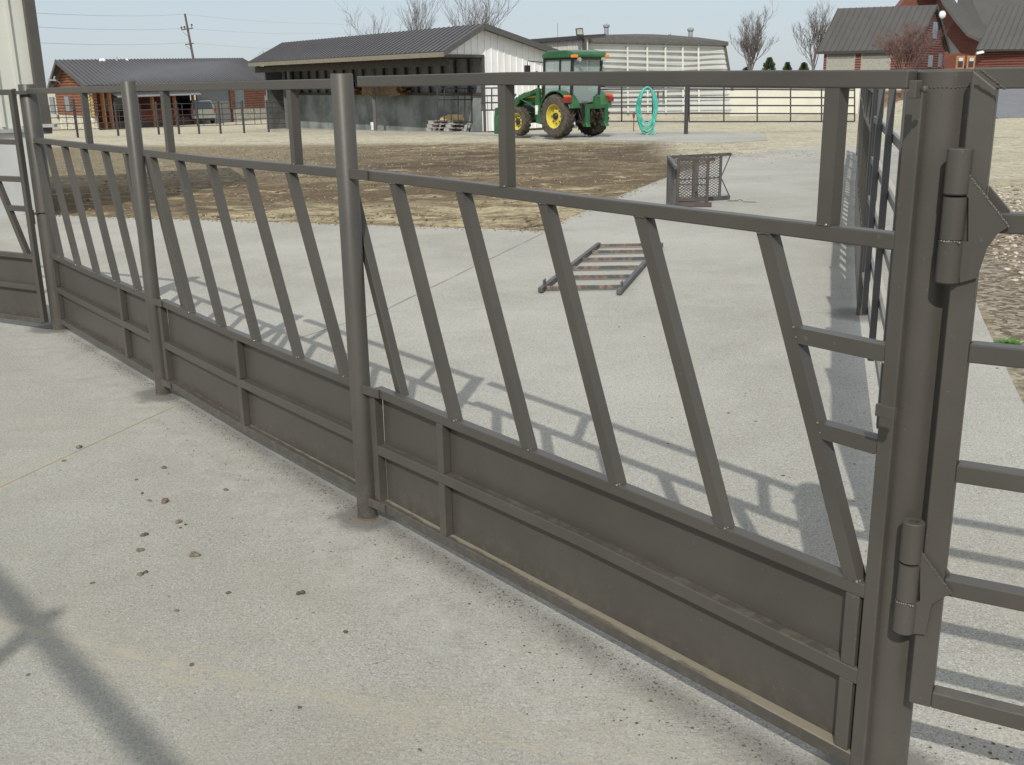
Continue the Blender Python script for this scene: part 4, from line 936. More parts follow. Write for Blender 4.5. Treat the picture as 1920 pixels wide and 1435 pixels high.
def lug_tyre(Ro, wd, Ri, nl, lug):
    m = MB(); h = wd / 2
    m.lathe([(Ri, -h * .8), (Ri + .03, -h * .92), (Ro - .14 * Ro, -h), (Ro - .05, -h * .86), (Ro - .03, -h * .5), (Ro - .03, h * .5), (Ro - .05, h * .86), (Ro - .14 * Ro, h), (Ri + .03, h * .92), (Ri, h * .8)], axis='Y', n=40)
    for i in range(nl):
        for sgn in (-1, 1):
            a0 = 2 * math.pi * (i + (0 if sgn > 0 else .5)) / nl; pts = []
            for t, da in ((.02, .0), (.55, -.10), (1.0, -.24)):
                a = a0 + da * 1.3; y = sgn * h * t; ro = Ro - (.0 if t < .9 else .03)
                pts.append((a, y, ro))
            for (a, y, ro), (a2, y2, ro2) in zip(pts, pts[1:]):
                w = lug / Ro
                def q(aa, yy, rr): return (rr * math.cos(aa), yy, rr * math.sin(aa))
                m.hexa([q(a, y, Ro - .07), q(a + w, y, Ro - .07), q(a2 + w, y2, Ro - .10), q(a2, y2, Ro - .10)], [q(a, y, ro), q(a + w, y, ro), q(a2 + w, y2, ro2), q(a2, y2, ro2)])
    return m
def wheel(x, y, Ro, wd, Ri, nl, lug, side):
    e = bpy.data.objects.new('wheel', None); COL.objects.link(e); e.parent = TR; e.location = (x, y, Ro)
    lug_tyre(Ro, wd, Ri, nl, lug).build('tyre', RUB, e)
    h = wd / 2; s = side; m = MB()
    pr = [(Ri + .012, h * .82), (Ri + .035, h * .90), (Ri, h * .84), (Ri - .03, h * .5), (Ri - .035, h * .12), (Ri - .11, h * .10), (Ri * .5, h * .34), (Ri * .30, h * .34), (.001, h * .34)]
    m.lathe([(r_, s * y_) for r_, y_ in pr], axis='Y', n=36)
    m.lathe([(Ri, -s * h * .85), (Ri - .03, -s * h * .5), (Ri - .035, s * h * .12)], axis='Y', n=36)
    m.build('rim', JY, e, smooth=True, auto=True)
    b = MB(); b.lathe([(.12, s * h * .34), (.12, s * h * .60), (.09, s * h * .75), (.001, s * h * .78)], axis='Y', n=18)
    for k in range(8): a = 2 * math.pi * k / 8; b.ball((Ri * .62 * math.cos(a), s * h * .30, Ri * .62 * math.sin(a)), .028, .03, .028, n=6, m=4)
    b.build('hub', BLK, e)
for y in (.80, -.80): wheel(0, y, .755, .44, .40, 22, .06, 1 if y > 0 else -1)
for y in (.78, -.78): wheel(2.25, y, .53, .32, .285, 18, .05, 1 if y > 0 else -1)
# body: bonnet, frame, axle
m = MB(); m.prism([(1.05, 1.02), (1.05, 1.72), (1.5, 1.70), (2.55, 1.56), (2.92, 1.42), (2.98, 1.0), (2.9, .82), (1.9, .80), (1.1, .85)], -.36, .36); m.build('bonnet', JG, TR, bevel=.04)
m = MB(); m.prism([(1.2, 1.42), (2.7, 1.33), (2.7, 1.39), (1.2, 1.49)], -.366, .366); m.build('yellow_stripe', JY, TR)
fc = bpy.data.curves.new('bonnet_lettering', 'FONT'); fc.body = 'JOHN DEERE'; fc.size = .17; fc.extrude = .004
fo = bpy.data.objects.new('bonnet_lettering', fc); COL.objects.link(fo); fo.parent = TR; fo.data.materials.append(JY); fo.location = (2.35, .368, 1.50); fo.rotation_euler = (R(90), R(-3), R(180)); bpy.context.view_layer.update(); _dg = bpy.context.evaluated_depsgraph_get(); _me = bpy.data.meshes.new_from_object(fo.evaluated_get(_dg)); _o2 = bpy.data.objects.new('bonnet_lettering', _me); COL.objects.link(_o2); _o2.parent = TR; _o2.location = fo.location; _o2.rotation_euler = fo.rotation_euler; bpy.data.objects.remove(fo)
m = MB(); m.bx(.1, 2.95, -.22, .22, .55, .86); m.bx(-.55, .9, -.3, .3, .55, 1.15); m.tube((2.25, -.66, .53), (2.25, .66, .53), .08, 10); m.tube((0, -.6, .755), (0, .6, .755), .16, 12)
m.bx(1.55, 1.9, -.42, .42, .9, 1.2); m.bx(2.0, 2.6, -.37, .37, .86, 1.1); m.build('chassis', BLK, TR, bevel=.01)
m = MB(); m.bx(2.6, 2.97, -.372, .372, 1.0, 1.30); m.build('front_grille', BLK, TR)
# fenders with black liner
for sgn in (1, -1):
    y0, y1 = (.50, 1.0) if sgn > 0 else (-1.0, -.50); prof = []; inn = []
    for k in range(15):
        a = R(-8 + 15 + k * 11.2); prof.append((-.05 + .88 * math.cos(a) , .80 + .84 * math.sin(a))); inn.append((-.05 + .84 * math.cos(a), .80 + .80 * math.sin(a)))
    m = MB(); m.prism(prof + inn[::-1], y0, y1); m.build('fender', JG, TR, bevel=.012)
    m = MB(); m.prism([(x * .97 - .0, z) for x, z in inn], sgn * .46 - .02, sgn * .46 + .02); m.build('fender_liner', BLK, TR)
    m = MB(); m.bx(-.84, -.64, sgn * .98 - .09, sgn * .98 + .09, 1.40, 1.48); o = m.build('marker_lamp', simple('orange_lens', (.75, .10, .02), .3), TR, bevel=.015)
    m = MB(); m.bx(-.88, -.64, sgn * .98 - .10, sgn * .98 + .10, 1.22, 1.395); m.build('tail_lamp', simple('dark_red_lens', (.22, .015, .02), .3), TR, bevel=.015)
# cab
zc0, zc1 = 1.15, 2.72
def cabp(x, y, z): return (x, y, z)
B4 = [(-.52, -.62, zc0), (1.0, -.62, zc0), (1.0, .62, zc0), (-.52, .62, zc0)]
T4 = [(-.66, -.68, zc1), (.86, -.68, zc1), (.86, .68, zc1), (-.66, .68, zc1)]
m = MB()
for b_, t_2 in zip(B4, T4): m.bar(b_, t_2, .08, .08, (1, 0, 0))
for f in (.42,):
    for sgn in (0, 1):
        i, j = ((0, 1), (3, 2))[sgn]; a = Vector(B4[i]).lerp(Vector(B4[j]), f); b = Vector(T4[i]).lerp(Vector(T4[j]), f); m.bar(a, b, .06, .07, (1, 0, 0))
for L4 in (B4, T4):
    for i in range(4): m.bar(L4[i], L4[(i + 1) % 4], .08, .08)
m.build('cab_frame', BLK, TR)
for nm, ids in (('side_window', (3, 2)), ('side_window', (1, 0)), ('rear_window', (0, 3)), ('windscreen', (2, 1))):
    i, j = ids; q = [Vector(B4[i]), Vector(B4[j]), Vector(T4[j]), Vector(T4[i])]; c = sum(q, Vector()) / 4; q = [c + (p - c) * .985 for p in q]
    n = (q[1] - q[0]).cross(q[3] - q[0]).normalized() * .006; m = MB(); m.hexa([q[0], q[1], q[1] + n, q[0] + n], [q[3], q[2], q[2] + n, q[3] + n]); m.build(nm, CABG, TR)
m = MB(); m.bx(-.5, .98, -.6, .6, zc0 - .35, zc0 + .02); m.build('cab_floor', BLK, TR)
m = MB(); m.bx(-.1, .35, -.26, .26, zc0 + .02, zc0 + .45); m.bx(-.2, -.06, -.26, .26, zc0 + .3, zc0 + 1.0); m.tube((.5, 0, zc0), (.62, 0, zc0 + .62), .04, 8); m.lathe([(.18, -.01), (.2, 0), (.18, .01)], (.6, 0, zc0 + .64), n=16); m.bar((.72, .3, zc0 + .1), (.60, .34, zc0 + .9), .03, .03); m.build('seat', BLK, TR, bevel=.02)
m = MB(); m.prism([(-.86, 2.72), (-.88, 2.82), (-.78, 2.92), (-.3, 2.99), (.6, 2.99), (.92, 2.90), (.96, 2.78), (.90, 2.72)], -.76, .76); m.build('cab_roof', JG, TR, bevel=.05)
m = MB(); m.bx(-.82, .88, -.72, .72, 2.66, 2.73); m.build('roof_lining', BLK, TR)
for x, y in ((-.85, .72), (-.85, -.72)):
    m = MB(); m.bx(x - .06, x + .14, y - .10, y + .08, 2.72, 2.82); m.build('roof_indicator', simple('amber_lens', (.8, .22, .02), .3), TR, bevel=.02)
    m = MB(); m.tube((x - .08, y - .16 * (1 if y > 0 else -1), 2.66), (x + .02, y - .16 * (1 if y > 0 else -1), 2.66), .07, 12); m.build('work_lamp', simple('lamp_lens', (.35, .35, .35), .2), TR)
m = MB(); m.tube((.35, .5, 2.85), (.35, .5, 3.9), .006, 5); m.build('aerial', BLK, TR)
m = MB(); m.path([(.9, .68, 2.6), (1.05, 1.30, 2.66), (1.05, 1.33, 2.45)], .018, 6); m.box((1.05, 1.33, 2.30), .08, .22, .42); m.build('mirror', BLK, TR, bevel=.02)
m = MB(); m.path([(1.5, .47, 1.5), (1.5, .47, 2.1), (1.62, .47, 2.3)], .045, 8); m.path([(1.0, .66, 1.0), (1.02, .70, 2.05), (.96, .66, 2.15)], .02, 6); m.build('exhaust', BLK, TR, smooth=True)
# steps, tank
m = MB(); m.bx(.78, 1.25, .40, .80, .52, .92); m.prism([(.7, .42), (1.2, .50), (1.05, .98), (.80, .98)], .62, .86); m.build('side_step', JG, TR, bevel=.02)
m = MB(); m.lathe([(.06, .8), (.06, 1.12), (.001, 1.12)], (1.12, .86, 0), n=12); m.build('filter', simple('white_filter', (.6, .58, .52), .5), TR, smooth=True)
# loader: mast, arms, cylinders, carrier
for sgn in (1, -1):
    y = sgn * .52
    m = MB(); m.prism([(1.30, .62), (1.62, .62), (1.62, 1.1), (1.50, 1.72), (1.36, 1.72)], y - .045, y + .045); m.build('loader_mast', JG, TR, bevel=.01)
    m = MB(); m.bar((1.42, y, 1.66), (2.75, y, 1.30), .08, .15); m.bar((2.70, y, 1.34), (3.75, y, .55), .08, .15); m.prism([(2.5, 1.42), (2.95, 1.25), (2.80, 1.0), (2.55, 1.2)], y - .05, y + .05); m.build('loader_arm', JG, TR, bevel=.01)
    m = MB(); m.tube((1.5, y + sgn * .02, .98), (2.15, y + sgn * .02, 1.22), .045, 10); m.tube((2.15, y + sgn * .02, 1.22), (2.62, y + sgn * .02, 1.36), .025, 8); m.tube((2.8, y, 1.5), (3.5, y, 1.05), .04, 8); m.tube((3.5, y, 1.05), (3.85, y, .8), .022, 8); m.build('hydraulic_cylinder', JG, TR, smooth=True)
m = MB(); m.tube((3.4, -.5, .8), (3.4, .5, .8), .05, 8)
m.bx(3.72, 3.80, -.62, .62, .18, .30); m.bx(3.72, 3.80, -.62, .62, .72, .84)
for y in (-.56, -.22, .22, .56): m.prism([(3.62, .12), (3.84, .08), (3.86, .95), (3.7, .98), (3.58, .6)], y - .03, y + .03)
m.build('loader_carrier', JG, TR, bevel=.01)
m = MB(); m.bx(3.86, 3.92, -.70, .70, .06, .26); m.bx(3.86, 3.92, -.70, .70, .80, .96); m.bx(3.86, 3.92, -.70, .70, .48, .56)
for y in (-.68, -.3, .3, .68): m.prism([(3.55, .04), (3.98, .02), (3.98, .60), (3.90, 1.0), (3.70, 1.02), (3.78, .70), (3.60, .42), (3.72, .30)], y - .025, y + .025)

for y in (-.35, 0, .35): m.bar((3.88, y, .95), (3.70, y, 1.45), .05, .06)
m.build('attachment_frame', JG, TR, bevel=.01)
# rear linkage with quick hitch
m = MB(); m.bx(-1.22, -1.12, -.48, .48, 1.02, 1.16); m.bx(-1.22, -1.12, -.50, -.36, .42, 1.14); m.bx(-1.22, -1.12, .36, .50, .42, 1.14); m.prism([(-.16, 1.0), (.16, 1.0), (.10, 1.42), (-.10, 1.42)], -1.24, -1.10, 'X')
m.prism([(-1.28, .40), (-1.02, .40), (-1.02, .52), (-1.18, .56)], -.51, -.35); m.prism([(-1.28, .40), (-1.02, .40), (-1.02, .52), (-1.18, .56)], .35, .51); m.build('quick_hitch', JG, TR, bevel=.012)
m = MB()
for sgn in (1, -1): m.bar((-.35, sgn * .34, .60), (-1.14, sgn * .42, .52), .05, .08); m.bar((-.45, sgn * .36, 1.18), (-.80, sgn * .40, .62), .035, .035); m.tube((-.62, sgn * .25, .75), (-.62, sgn * .25, 1.15), .035, 8)
m.tube((-.5, 0, 1.15), (-1.14, 0, 1.25), .03, 8); m.bx(-.70, -.5, -.16, .16, .42, .7); m.tube((-.70, 0, .75), (-.84, 0, .75), .03, 8)
for k in range(4): m.path([(-.55, -.12 + k * .08, 1.25), (-.75, -.14 + k * .09, 1.05), (-.6, -.1 + k * .07, .85)], .012, 5)
m.build('rear_linkage', simple('oily_iron', (.045, .035, .028), .6, .4), TR)

# ================================================================ tube fences and gates beyond the yard
def pipe_fence(label, name, cat, u0, v0, u1, v1, hts, npan, mids, mat, r=.022, group=None):
    a, b = gnd(u0, v0), gnd(u1, v1); t = thing(name, label, cat, a, 0, group); d = b - a; L = V2(d).length
    for i in range(npan):
        f0, f1 = i / npan, (i + 1) / npan; p, q = d * f0, d * f1
        m = MB()
        for z in hts: m.tube(p + Vector((0, 0, z)), q + Vector((0, 0, z)), r, 6)
        for k in range(1, mids + 1): c = p.lerp(q, k / (mids + 1)); m.tube(c + Vector((0, 0, hts[0])), c + Vector((0, 0, hts[-1])), r * .9, 6)
        m.build('tube_panel', mat, t)
    return t, a, b
def dark_post(label, p, h, r, group, name='pipe_post', mat=None):
    t = thing(name, label, 'post', p, 0, group); m = MB(); m.lathe([(r, -.1), (r, h), (r * .5, h + .02), (.001, h + .02)], n=12); m.build('pipe', mat or DARKP, t, smooth=True, auto=True); return t
H5 = [.34, .62, .90, 1.18, 1.46]
fa_, fb_ = (70, 259), (536, 243.6)
pipe_fence('dark tube fence across the yard in front of the log lodge', 'tube_fence', 'fence', 70, 259, 536, 243.6, H5, 12, 2, DARKP, .02)
for u, v, n in ((146, 256.3, 'leftmost one seen'), (222, 253, 'just left of the second slim round post'), (298, 250.5, 'below the porch railing'), (336, 250, 'in front of the truck bonnet'), (373.5, 249.8, 'in front of the truck cab'), (414, 249.3, 'right of the truck'), (458, 248, 'before the pale stone wall'), (504, 246, 'last before the shed')):
    f = (u - 70) / (536 - 70); p = gnd(70, 259).lerp(gnd(536, 243.6), f); q = gnd(u, v); dark_post('dark pipe post of the lodge fence, ' + n, q, 1.56 if u != 146 else 1.75, .055, 'posts of the lodge fence')
# fence between tractor and gate post
Hm = [.62, .98, 1.28, 1.56, 1.86]
def fence_uv(label, name, cat, u0, Y0, u1, Y1, vs, us, mat, r=.02, group=None, curved=False):
    a = at(u0, 240, Y0); a.z = zg(a.x, a.y); t = thing(name, label, cat, a, 0, group)
    def P(u, v, k=0): f = (u - u0) / (u1 - u0); return at(u, v, Y0 + (Y1 - Y0) * f) - a + Vector((0, k, 0))
    for v0_, v1_ in vs:
        m = MB(); m.tube(P(u0, v0_), P(u1, v1_), r, 7); m.build('rail', mat, t)
    for u in us:
        f = (u - u0) / (u1 - u0); m = MB(); m.tube(P(u, vs[0][0] + (vs[0][1] - vs[0][0]) * f, -r), P(u, vs[-1][0] + (vs[-1][1] - vs[-1][0]) * f, -r), r, 7); m.build('upright', mat, t)
    return t
GP2 = gnd(1286, 251.5); YG = GP2.y
RV = [(163 - .5, 163), (168, 166.8), (183.2, 183), (198, 198), (212.6, 213), (227, 228.5)]
fence_uv('dark tube fence between the tractor and the yard gate, with the hose coil on it', 'tube_fence', 'fence', 1060, YG + .4, 1283, YG, [RV[0]] + RV[1:], [1110, 1165.5, 1223.5], DARKP, .028)
fence_uv('long dark five rail yard gate closed before the pale retaining wall', 'tube_gate', 'gate', 1292, YG, 1602, YG + 1.6, [(163, 166), (167, 169.5), (183, 183.5), (198, 198.5), (213, 213.5), (228.5, 228)], [1292, 1357, 1419.5, 1482, 1540, 1602], DARKP, .028)
dark_post('square dark gate post at the hinge of the long yard gate', GP2, at(1286, 158, YG).z - GP2.z, .075, None, 'gate_post')
fence_uv('dark tube fence behind the green loader beside the shed', 'tube_fence', 'fence', 902, 45.5, 960, 44, [(165.5, 165), (180, 179.5), (193, 192.5), (207, 206)], [904, 922, 944], DARKP, .03)
# hose coil
TEAL = simple('teal_hose', (.07, .42, .34), .45, .2, 4.0)
hy = YG + .1; hc = at(1212, 200, hy); hz = gnd(1212, 247)
HC = thing('hose', 'coiled turquoise garden hose hanging on the tube fence and trailing to the right', 'hose', (hc.x, hc.y - .12, hz.z)); 
m = MB(); pts = []
for turn in range(13):
    rx = .31 + random.uniform(-.06, .08); top = at(1212, 162 + random.uniform(0, 3), hy).z - hz.z; bot = .05 + (turn % 5) * .10 + random.uniform(0, .05); yy = -.02 * (turn % 6)
    for k in range(14):
        a = math.pi / 2 + 2 * math.pi * k / 14; z = (top + bot) / 2 + (top - bot) / 2 * math.sin(a); pts.append((rx * math.cos(a) * (1.05 if z < top * .7 else .95) + random.uniform(-.012, .012), yy - .05 * math.sin(k), max(.03, z)))
m.path(pts, .024, 6); m.build('coil', TEAL, HC, smooth=True)
m = MB(); P_ = [(.2, -.05, .4), (.28, -.12, .15), (.42, -.2, .03)]
for k in range(16): P_.append((.5 + k * .13, -.2 + .10 * math.sin(k * 1.1) + .02 * k, .025 + .01 * math.sin(k * 2)))
m.path(P_, .02, 6)
P_ = [(.15, -.06, .3), (.3, -.2, .05)]
for k in range(9): P_.append((.42 + k * .12, -.32 - .06 * math.sin(k * 1.6), .025))
m.path(P_, .02, 6); m.build('loose_end', TEAL, HC, smooth=True)
m = MB(); m.path([(-.12, -.03, 2.1), (-.12, -.02, 1.9), (-.05, -.1, 1.85)], .015, 5); m.build('hanger', DARKP, HC)
p = gnd(1188, 244.5); t = thing('yard_hydrant', 'thin rust red yard hydrant standing beside the hose', 'hydrant', p)
m = MB(); m.tube((0, 0, -.05), (0, 0, .55), .02, 8); m.build('pipe', simple('rust_red', (.16, .035, .03), .6), t)
m = MB(); m.lathe([(.03, .50), (.05, .56), (.055, .72), (.03, .76), (.001, .76)], n=12); m.bar((-.1, 0, .70), (.08, 0, .72), .03, .04); m.tube((0, 0, .62), (0, -.10, .55), .02, 6); m.build('spout_body', simple('dark_red_enamel', (.22, .03, .03), .45), t)
# white frame trailer behind the tractor
p = gnd(1158, 222); t = thing('utility_trailer', 'white framed trailer with a rounded white tank, half hidden behind the tractor', 'trailer', p)
m = MB(); W0 = 1.0
m.bar((-.55, 0, 1.75), (.5, 0, 1.8), .06, .08); m.bar((-.1, 0, 1.75), (.45, 0, .1), .05, .07); m.bar((.28, .1, 1.75), (.62, .1, .1), .05, .07); m.bar((-.6, 0, 1.2), (.3, 0, 1.2), .05, .05); m.build('frame', simple('chalk_white', (.62, .62, .60), .5), t)
m = MB(); m.lathe([(.001, -.55), (.40, -.45), (.52, -.2), (.52, .5), (.001, .55)], (-.42, .6, .62), 'Y', 20); m.build('tank', simple('tank_white', (.72, .72, .72), .4), t, smooth=True)
m = MB(); m.lathe([(.1, -.08), (.24, -.08), (.24, .08), (.1, .08)], (.3, .3, .24), 'Y', 18); m.build('wheel', BLK, t)

# ================================================================ retaining wall
p0 = at(1366, 209, 65.0); p1 = at(1607, 213, 65.0)
RW = thing('retaining_wall', 'long low pale concrete retaining wall below the red garage', 'wall', (p0.x, 64.8, zg(p0.x, 60)))
m = MB(); m.bx(-1.2, p1.x - p0.x, 0, .3, -.2, at(1490, 168.5, 65).z - RW.location.z); m.build('wall', simple('pale_concrete', (.60, .585, .50), .9, .06, .8), RW, bevel=.02)
m = MB(); m.bx(p1.x - p0.x + .02, p1.x - p0.x + .35, .0, .35, -.2, at(1605, 170.5, 65).z - RW.location.z); m.build('end_pier', simple('pale_green_pier', (.50, .53, .46), .8), RW, bevel=.03)

# ================================================================ red garage house on the right
def rail_quad(mb, a, b, c, d, th=.1): 
    n = (b - a).cross(d - a).normalized() * th; mb.hexa([a, b, b - n, a - n], [d, c, c - n, d - n])
TZ = .55
e0, e1, eb = at(1532, 97, 86), at(1716, 96, 83.5), at(1781, 95, 91)
e1.z = e0.z; eb.z = e0.z
r0, r1 = at(1571.5, 16, 90), at(1757.5, 9.5, 87.5); r1.z = r0.z
GH = thing('garage_house', 'red sided garage with tall ribbed roof and two pale garage doors', 'building', (e0.x, e0.y, TZ)); off = tuple(GH.location)
m = MB(); roof_plane(m, e0, e1, r1, r0, .12, .45, .05, .05); roof_plane(m, eb, eb + (e0 - e1), r0, r1, .12, 0); m.shifted(off).build('roof', ROOFG, GH)
m = MB(); m.bar(e0 - Vector((0, 0, .1)), e1 - Vector((0, 0, .1)), .06, .2); m.bar(e1 - Vector((0, 0, .12)), r1 - Vector((0, 0, .12)), .08, .24); m.bar(eb - Vector((0, 0, .12)), r1 - Vector((0, 0, .12)), .10, .30); m.shifted(off).build('trim', simple('dark_eave', (.03, .028, .026), .5), GH)
wx = (V2(e1) - V2(e0)).normalized(); gx = (V2(eb) - V2(e1)).normalized()
f0 = V2(e0) + wx * .4 + gx * .4; f1 = V2(e1) - wx * .35 + gx * .4; f2 = V2(eb) - wx * .35 - gx * .5
m = MB(); log_wall(m, f0, f1, TZ - .1, e0.z - .1)
Lg2 = (f2 - f1).length; hh2 = (V2(r1) - wx * .35 - f1).dot(gx)
def gp2(z):
    if z < e0.z: return (0, Lg2)
    k = (z - e0.z + .25) / (r1.z - e0.z); return (hh2 * k, Lg2 - (Lg2 - hh2) * k)
log_wall(m, f1, f2, TZ - .1, r1.z - .2, gp2)
m.hexa([V3(f1 + wx * -.1, TZ), V3(f2 - wx * .1, TZ), V3(f2 - wx * .2, TZ), V3(f1 - wx * .2, TZ)], [V3(f1 + wx * -.1, e0.z), V3(f2 - wx * .1, e0.z), V3(f2 - wx * .2, e0.z), V3(f1 - wx * .2, e0.z)])
m.shifted(off).build('wall', LOGR, GH)
for (u0, u1) in ((1551.5, 1601), (1616, 1668)):
    s0, s1 = s_of(f0, f1, u0, 120), s_of(f0, f1, u1, 120); o_ = MB()
    zt2 = z_on(f0, f1, (u0 + u1) / 2, 99); rect_on(o_, f0, f1, s0 - .08, s1 + .08, TZ - .1, zt2, .13, .06); fr = o_.shifted(off).build('garage_door', simple('taupe_door_panel', (.27, .26, .225), .55), GH)
    o_ = MB(); rect_on(o_, f0, f1, s0, s1, z_on(f0, f1, (u0 + u1) / 2, 110), zt2 - .05, .145, .03); o_.shifted(off).build('door_head', simple('dark_door_head', (.13, .125, .115), .6), fr)
for u in (1541, 1606): s = s_of(f0, f1, u, 132); o_ = MB(); rect_on(o_, f0, f1, s - .22, s + .22, TZ - .1, z_on(f0, f1, u, 131.5), .17, .1); o_.shifted(off).build('stone_plinth', simple('plinth', (.60, .58, .52), .8), GH)
for (u0, u1, v0, v1) in ((1744, 1752, 41, 73), (1741, 1748, 104, 126), (1760, 1766, 101, 126)):
    s0, s1 = s_of(f1, f2, u0, 80), s_of(f1, f2, u1, 80); o_ = MB(); rect_on(o_, f1, f2, s0, s1, z_on(f1, f2, (u0 + u1) / 2, v1), z_on(f1, f2, (u0 + u1) / 2, v0), .16, .08); o_.shifted(off).build('window', GLASSB, GH)
# ---- the main house behind it, and the wing at the right edge
MH = thing('farm_house', 'large red sided house with steep dark roofs rising behind the garage', 'building', tuple(at(1850, 130, 100))[:2] + (TZ,)); off = tuple(MH.location)
Y1_ = 100
m = MB(); 
pa_, pb_, pc_ = at(1690, 5, 101), at(1752, -40, 101), at(1835, 85, 100)
wl_ = [at(1688, 10, 102), at(1720, -30, 102), at(1760, -8, 102), at(1790, 40, 100), at(1812, 66, 99.5), at(1832, 80, 99), at(1838, 150, 99), at(1700, 150, 102)]
m2_ = [p + Vector((.5, 3, 0)) for p in wl_]; n = len(wl_); m.add(wl_ + m2_, [tuple(range(n)), tuple(range(2 * n - 1, n - 1, -1))] + [(i, (i + 1) % n, (i + 1) % n + n, i + n) for i in range(n)])
m.shifted(off).build('wall', LOGR, MH)
# roof sweep of the cross gable (sagging line) and big back roof
rl = [at(1735, -60, 99), at(1768, 10, 98.4), at(1790, 41, 98.2), at(1813, 68, 98), at(1836, 79, 97.8)]
m = MB()
for a_, b_ in zip(rl, rl[1:]):
    a2 = a_ + Vector((1.6, 0, 1.5)) + Vector((3.0, 6.0, 0)); b2 = b_ + Vector((1.6, 0, 1.5)) + Vector((3.0, 6.0, 0))
    m.hexa([a_, b_, b2, a2], [a_ + Vector((0, 0, .3)), b_ + Vector((0, 0, .3)), b2 + Vector((0, 0, .3)), a2 + Vector((0, 0, .3))])
q = [at(1740, -60, 106), at(1990, -70, 106), at(1990, 52, 101.5), at(1826, 52, 101.5)]; m.hexa([q[0] + Vector((0, .4, 0)), q[1] + Vector((0, .4, 0)), q[1], q[0]], [q[3] + Vector((0, .4, 0)), q[2] + Vector((0, .4, 0)), q[2], q[3]])
q = [at(1700, -25, 104), at(1760, -60, 104), at(1835, 75, 103.0), at(1770, 40, 103.0)]
m.shifted(off).build('roof', ROOFG, MH)
m = MB(); q = [at(1829, 50.5, 100.8), at(1850, 50.5, 100.8), at(1846, 66, 100.8), at(1838, 62, 100.8)]; m.hexa([q[3] + Vector((0, .3, 0)), q[2] + Vector((0, .3, 0)), q[2], q[3]], [q[0] + Vector((0, .3, 0)), q[1] + Vector((0, .3, 0)), q[1], q[0]]); m.shifted(off).build('dormer_wall', LOGR, MH)
m = MB(); q = [at(1777, 70, 98.4), at(1800, 100, 96.6), at(1783, 101, 96.6), at(1775, 80, 97.5)]; m.hexa([q[3], q[2], q[1], q[0]], [p + Vector((0, .4, .25)) for p in (q[3], q[2], q[1], q[0])]); m.shifted(off).build('porch_roof', ROOFG, MH); o_ = MB(); bw_ = [at(1834, 52, 101.2), at(1990, 52, 101.2), at(1990, 150, 101.2), at(1825, 150, 101.2), at(1800, 100, 101.2), at(1790, 60, 101.2)]; n_w = len(bw_); o_.add(bw_ + [p + Vector((0, .3, 0)) for p in bw_], [tuple(range(n_w)), tuple(range(2 * n_w - 1, n_w - 1, -1))] + [(i, (i + 1) % n_w, (i + 1) % n_w + n_w, i + n_w) for i in range(n_w)]); o_.shifted(off).build('side_wall', LOGR, MH)
for (u0, u1) in ((1796, 1808.5), (1816, 1828.5)):
    a, b = at(u0, 126, 98.4), at(u1, 108, 98.2); o_ = MB(); o_.bx(a.x - .15, b.x + .15, 98.5, 98.62, a.z - .15, b.z + .15); fr = o_.shifted(off).build('window', WOOD, MH)
    o_ = MB(); o_.bx(a.x, b.x, 98.44, 98.498, a.z, b.z); o_.shifted(off).build('pane', GLASSD, fr)
    o_ = MB(); o_.bx(a.x + .02, b.x - .02, 98.40, 98.438, at(u0, 115, 98.4).z, b.z - .02); o_.shifted(off).build('blind', simple('pale_blind', (.45, .55, .50), .6), fr)
p = at(1792, 7, 100.6); t = thing('roof_vent', 'white vent pipe on the steep house roof', 'vent pipe', p); m = MB(); m.lathe([(.13, -.4), (.13, .3), (.001, .3)], n=10); m.build('pipe', simple('vent_white', (.8, .8, .8), .4), t)
m = MB(); m.ball((0, 0, .3), .17, n=8, m=5); m.build('hood', simple('vent_white', (.8, .8, .8), .4), t)
p = at(1767, 28, 86.5); t = thing('gable_lamp', 'round white lamp under the garage gable', 'lamp', p); m = MB(); m.ball((0, 0, 0), .28, .18, .3, 12, 8); m.build('globe', simple('lamp_white', (.75, .78, .76), .3), t, smooth=True); m = MB(); m.tube((0, .1, .1), (-.3, .6, .2), .05, 6); m.build('bracket', BLK, t)
EW = thing('house_wing', 'red sided house wing with dark roof at the right edge of the view', 'building', tuple(at(1900, 120, 82))[:2] + (TZ - .6,)); off = tuple(EW.location)
a, b = at(1831, 93, 82), at(1990, 92, 78); c_, d_ = at(2010, 12, 84), at(1870, 10, 88)
m = MB(); roof_plane(m, a, b, c_, d_, .15, .45, .05, .05); m.shifted(off).build('roof', ROOFG, EW)
m = MB(); p0_, p1_ = V2(a) + Vector((.5, .6)), V2(b) + Vector((0, .6)); log_wall(m, p0_, p1_, -.3, a.z - .05); wall_quad(m, p0_, p0_ + Vector((4.6, 6)), -.3, -.3, a.z, a.z, .2, 1); m.shifted(off).build('wall', LOGR, EW)
p = at(1837, 100, 81.8); t = thing('wall_lamp', 'small white lamp under the eave of the right house wing', 'lamp', p); m = MB(); m.hexa([(-.25, -.1, -.1), (.3, -.1, 0), (.3, .1, 0), (-.25, .1, -.1)], [(-.25, -.1, .08), (.3, -.1, .2), (.3, .1, .2), (-.25, .1, .08)]); m.build('shade', simple('lamp_white', (.75, .78, .76), .3), t, bevel=.03)
m = MB(); m.tube((0, .05, .1), (0, .7, .2), .03, 6); m.build('bracket', BLK, t)

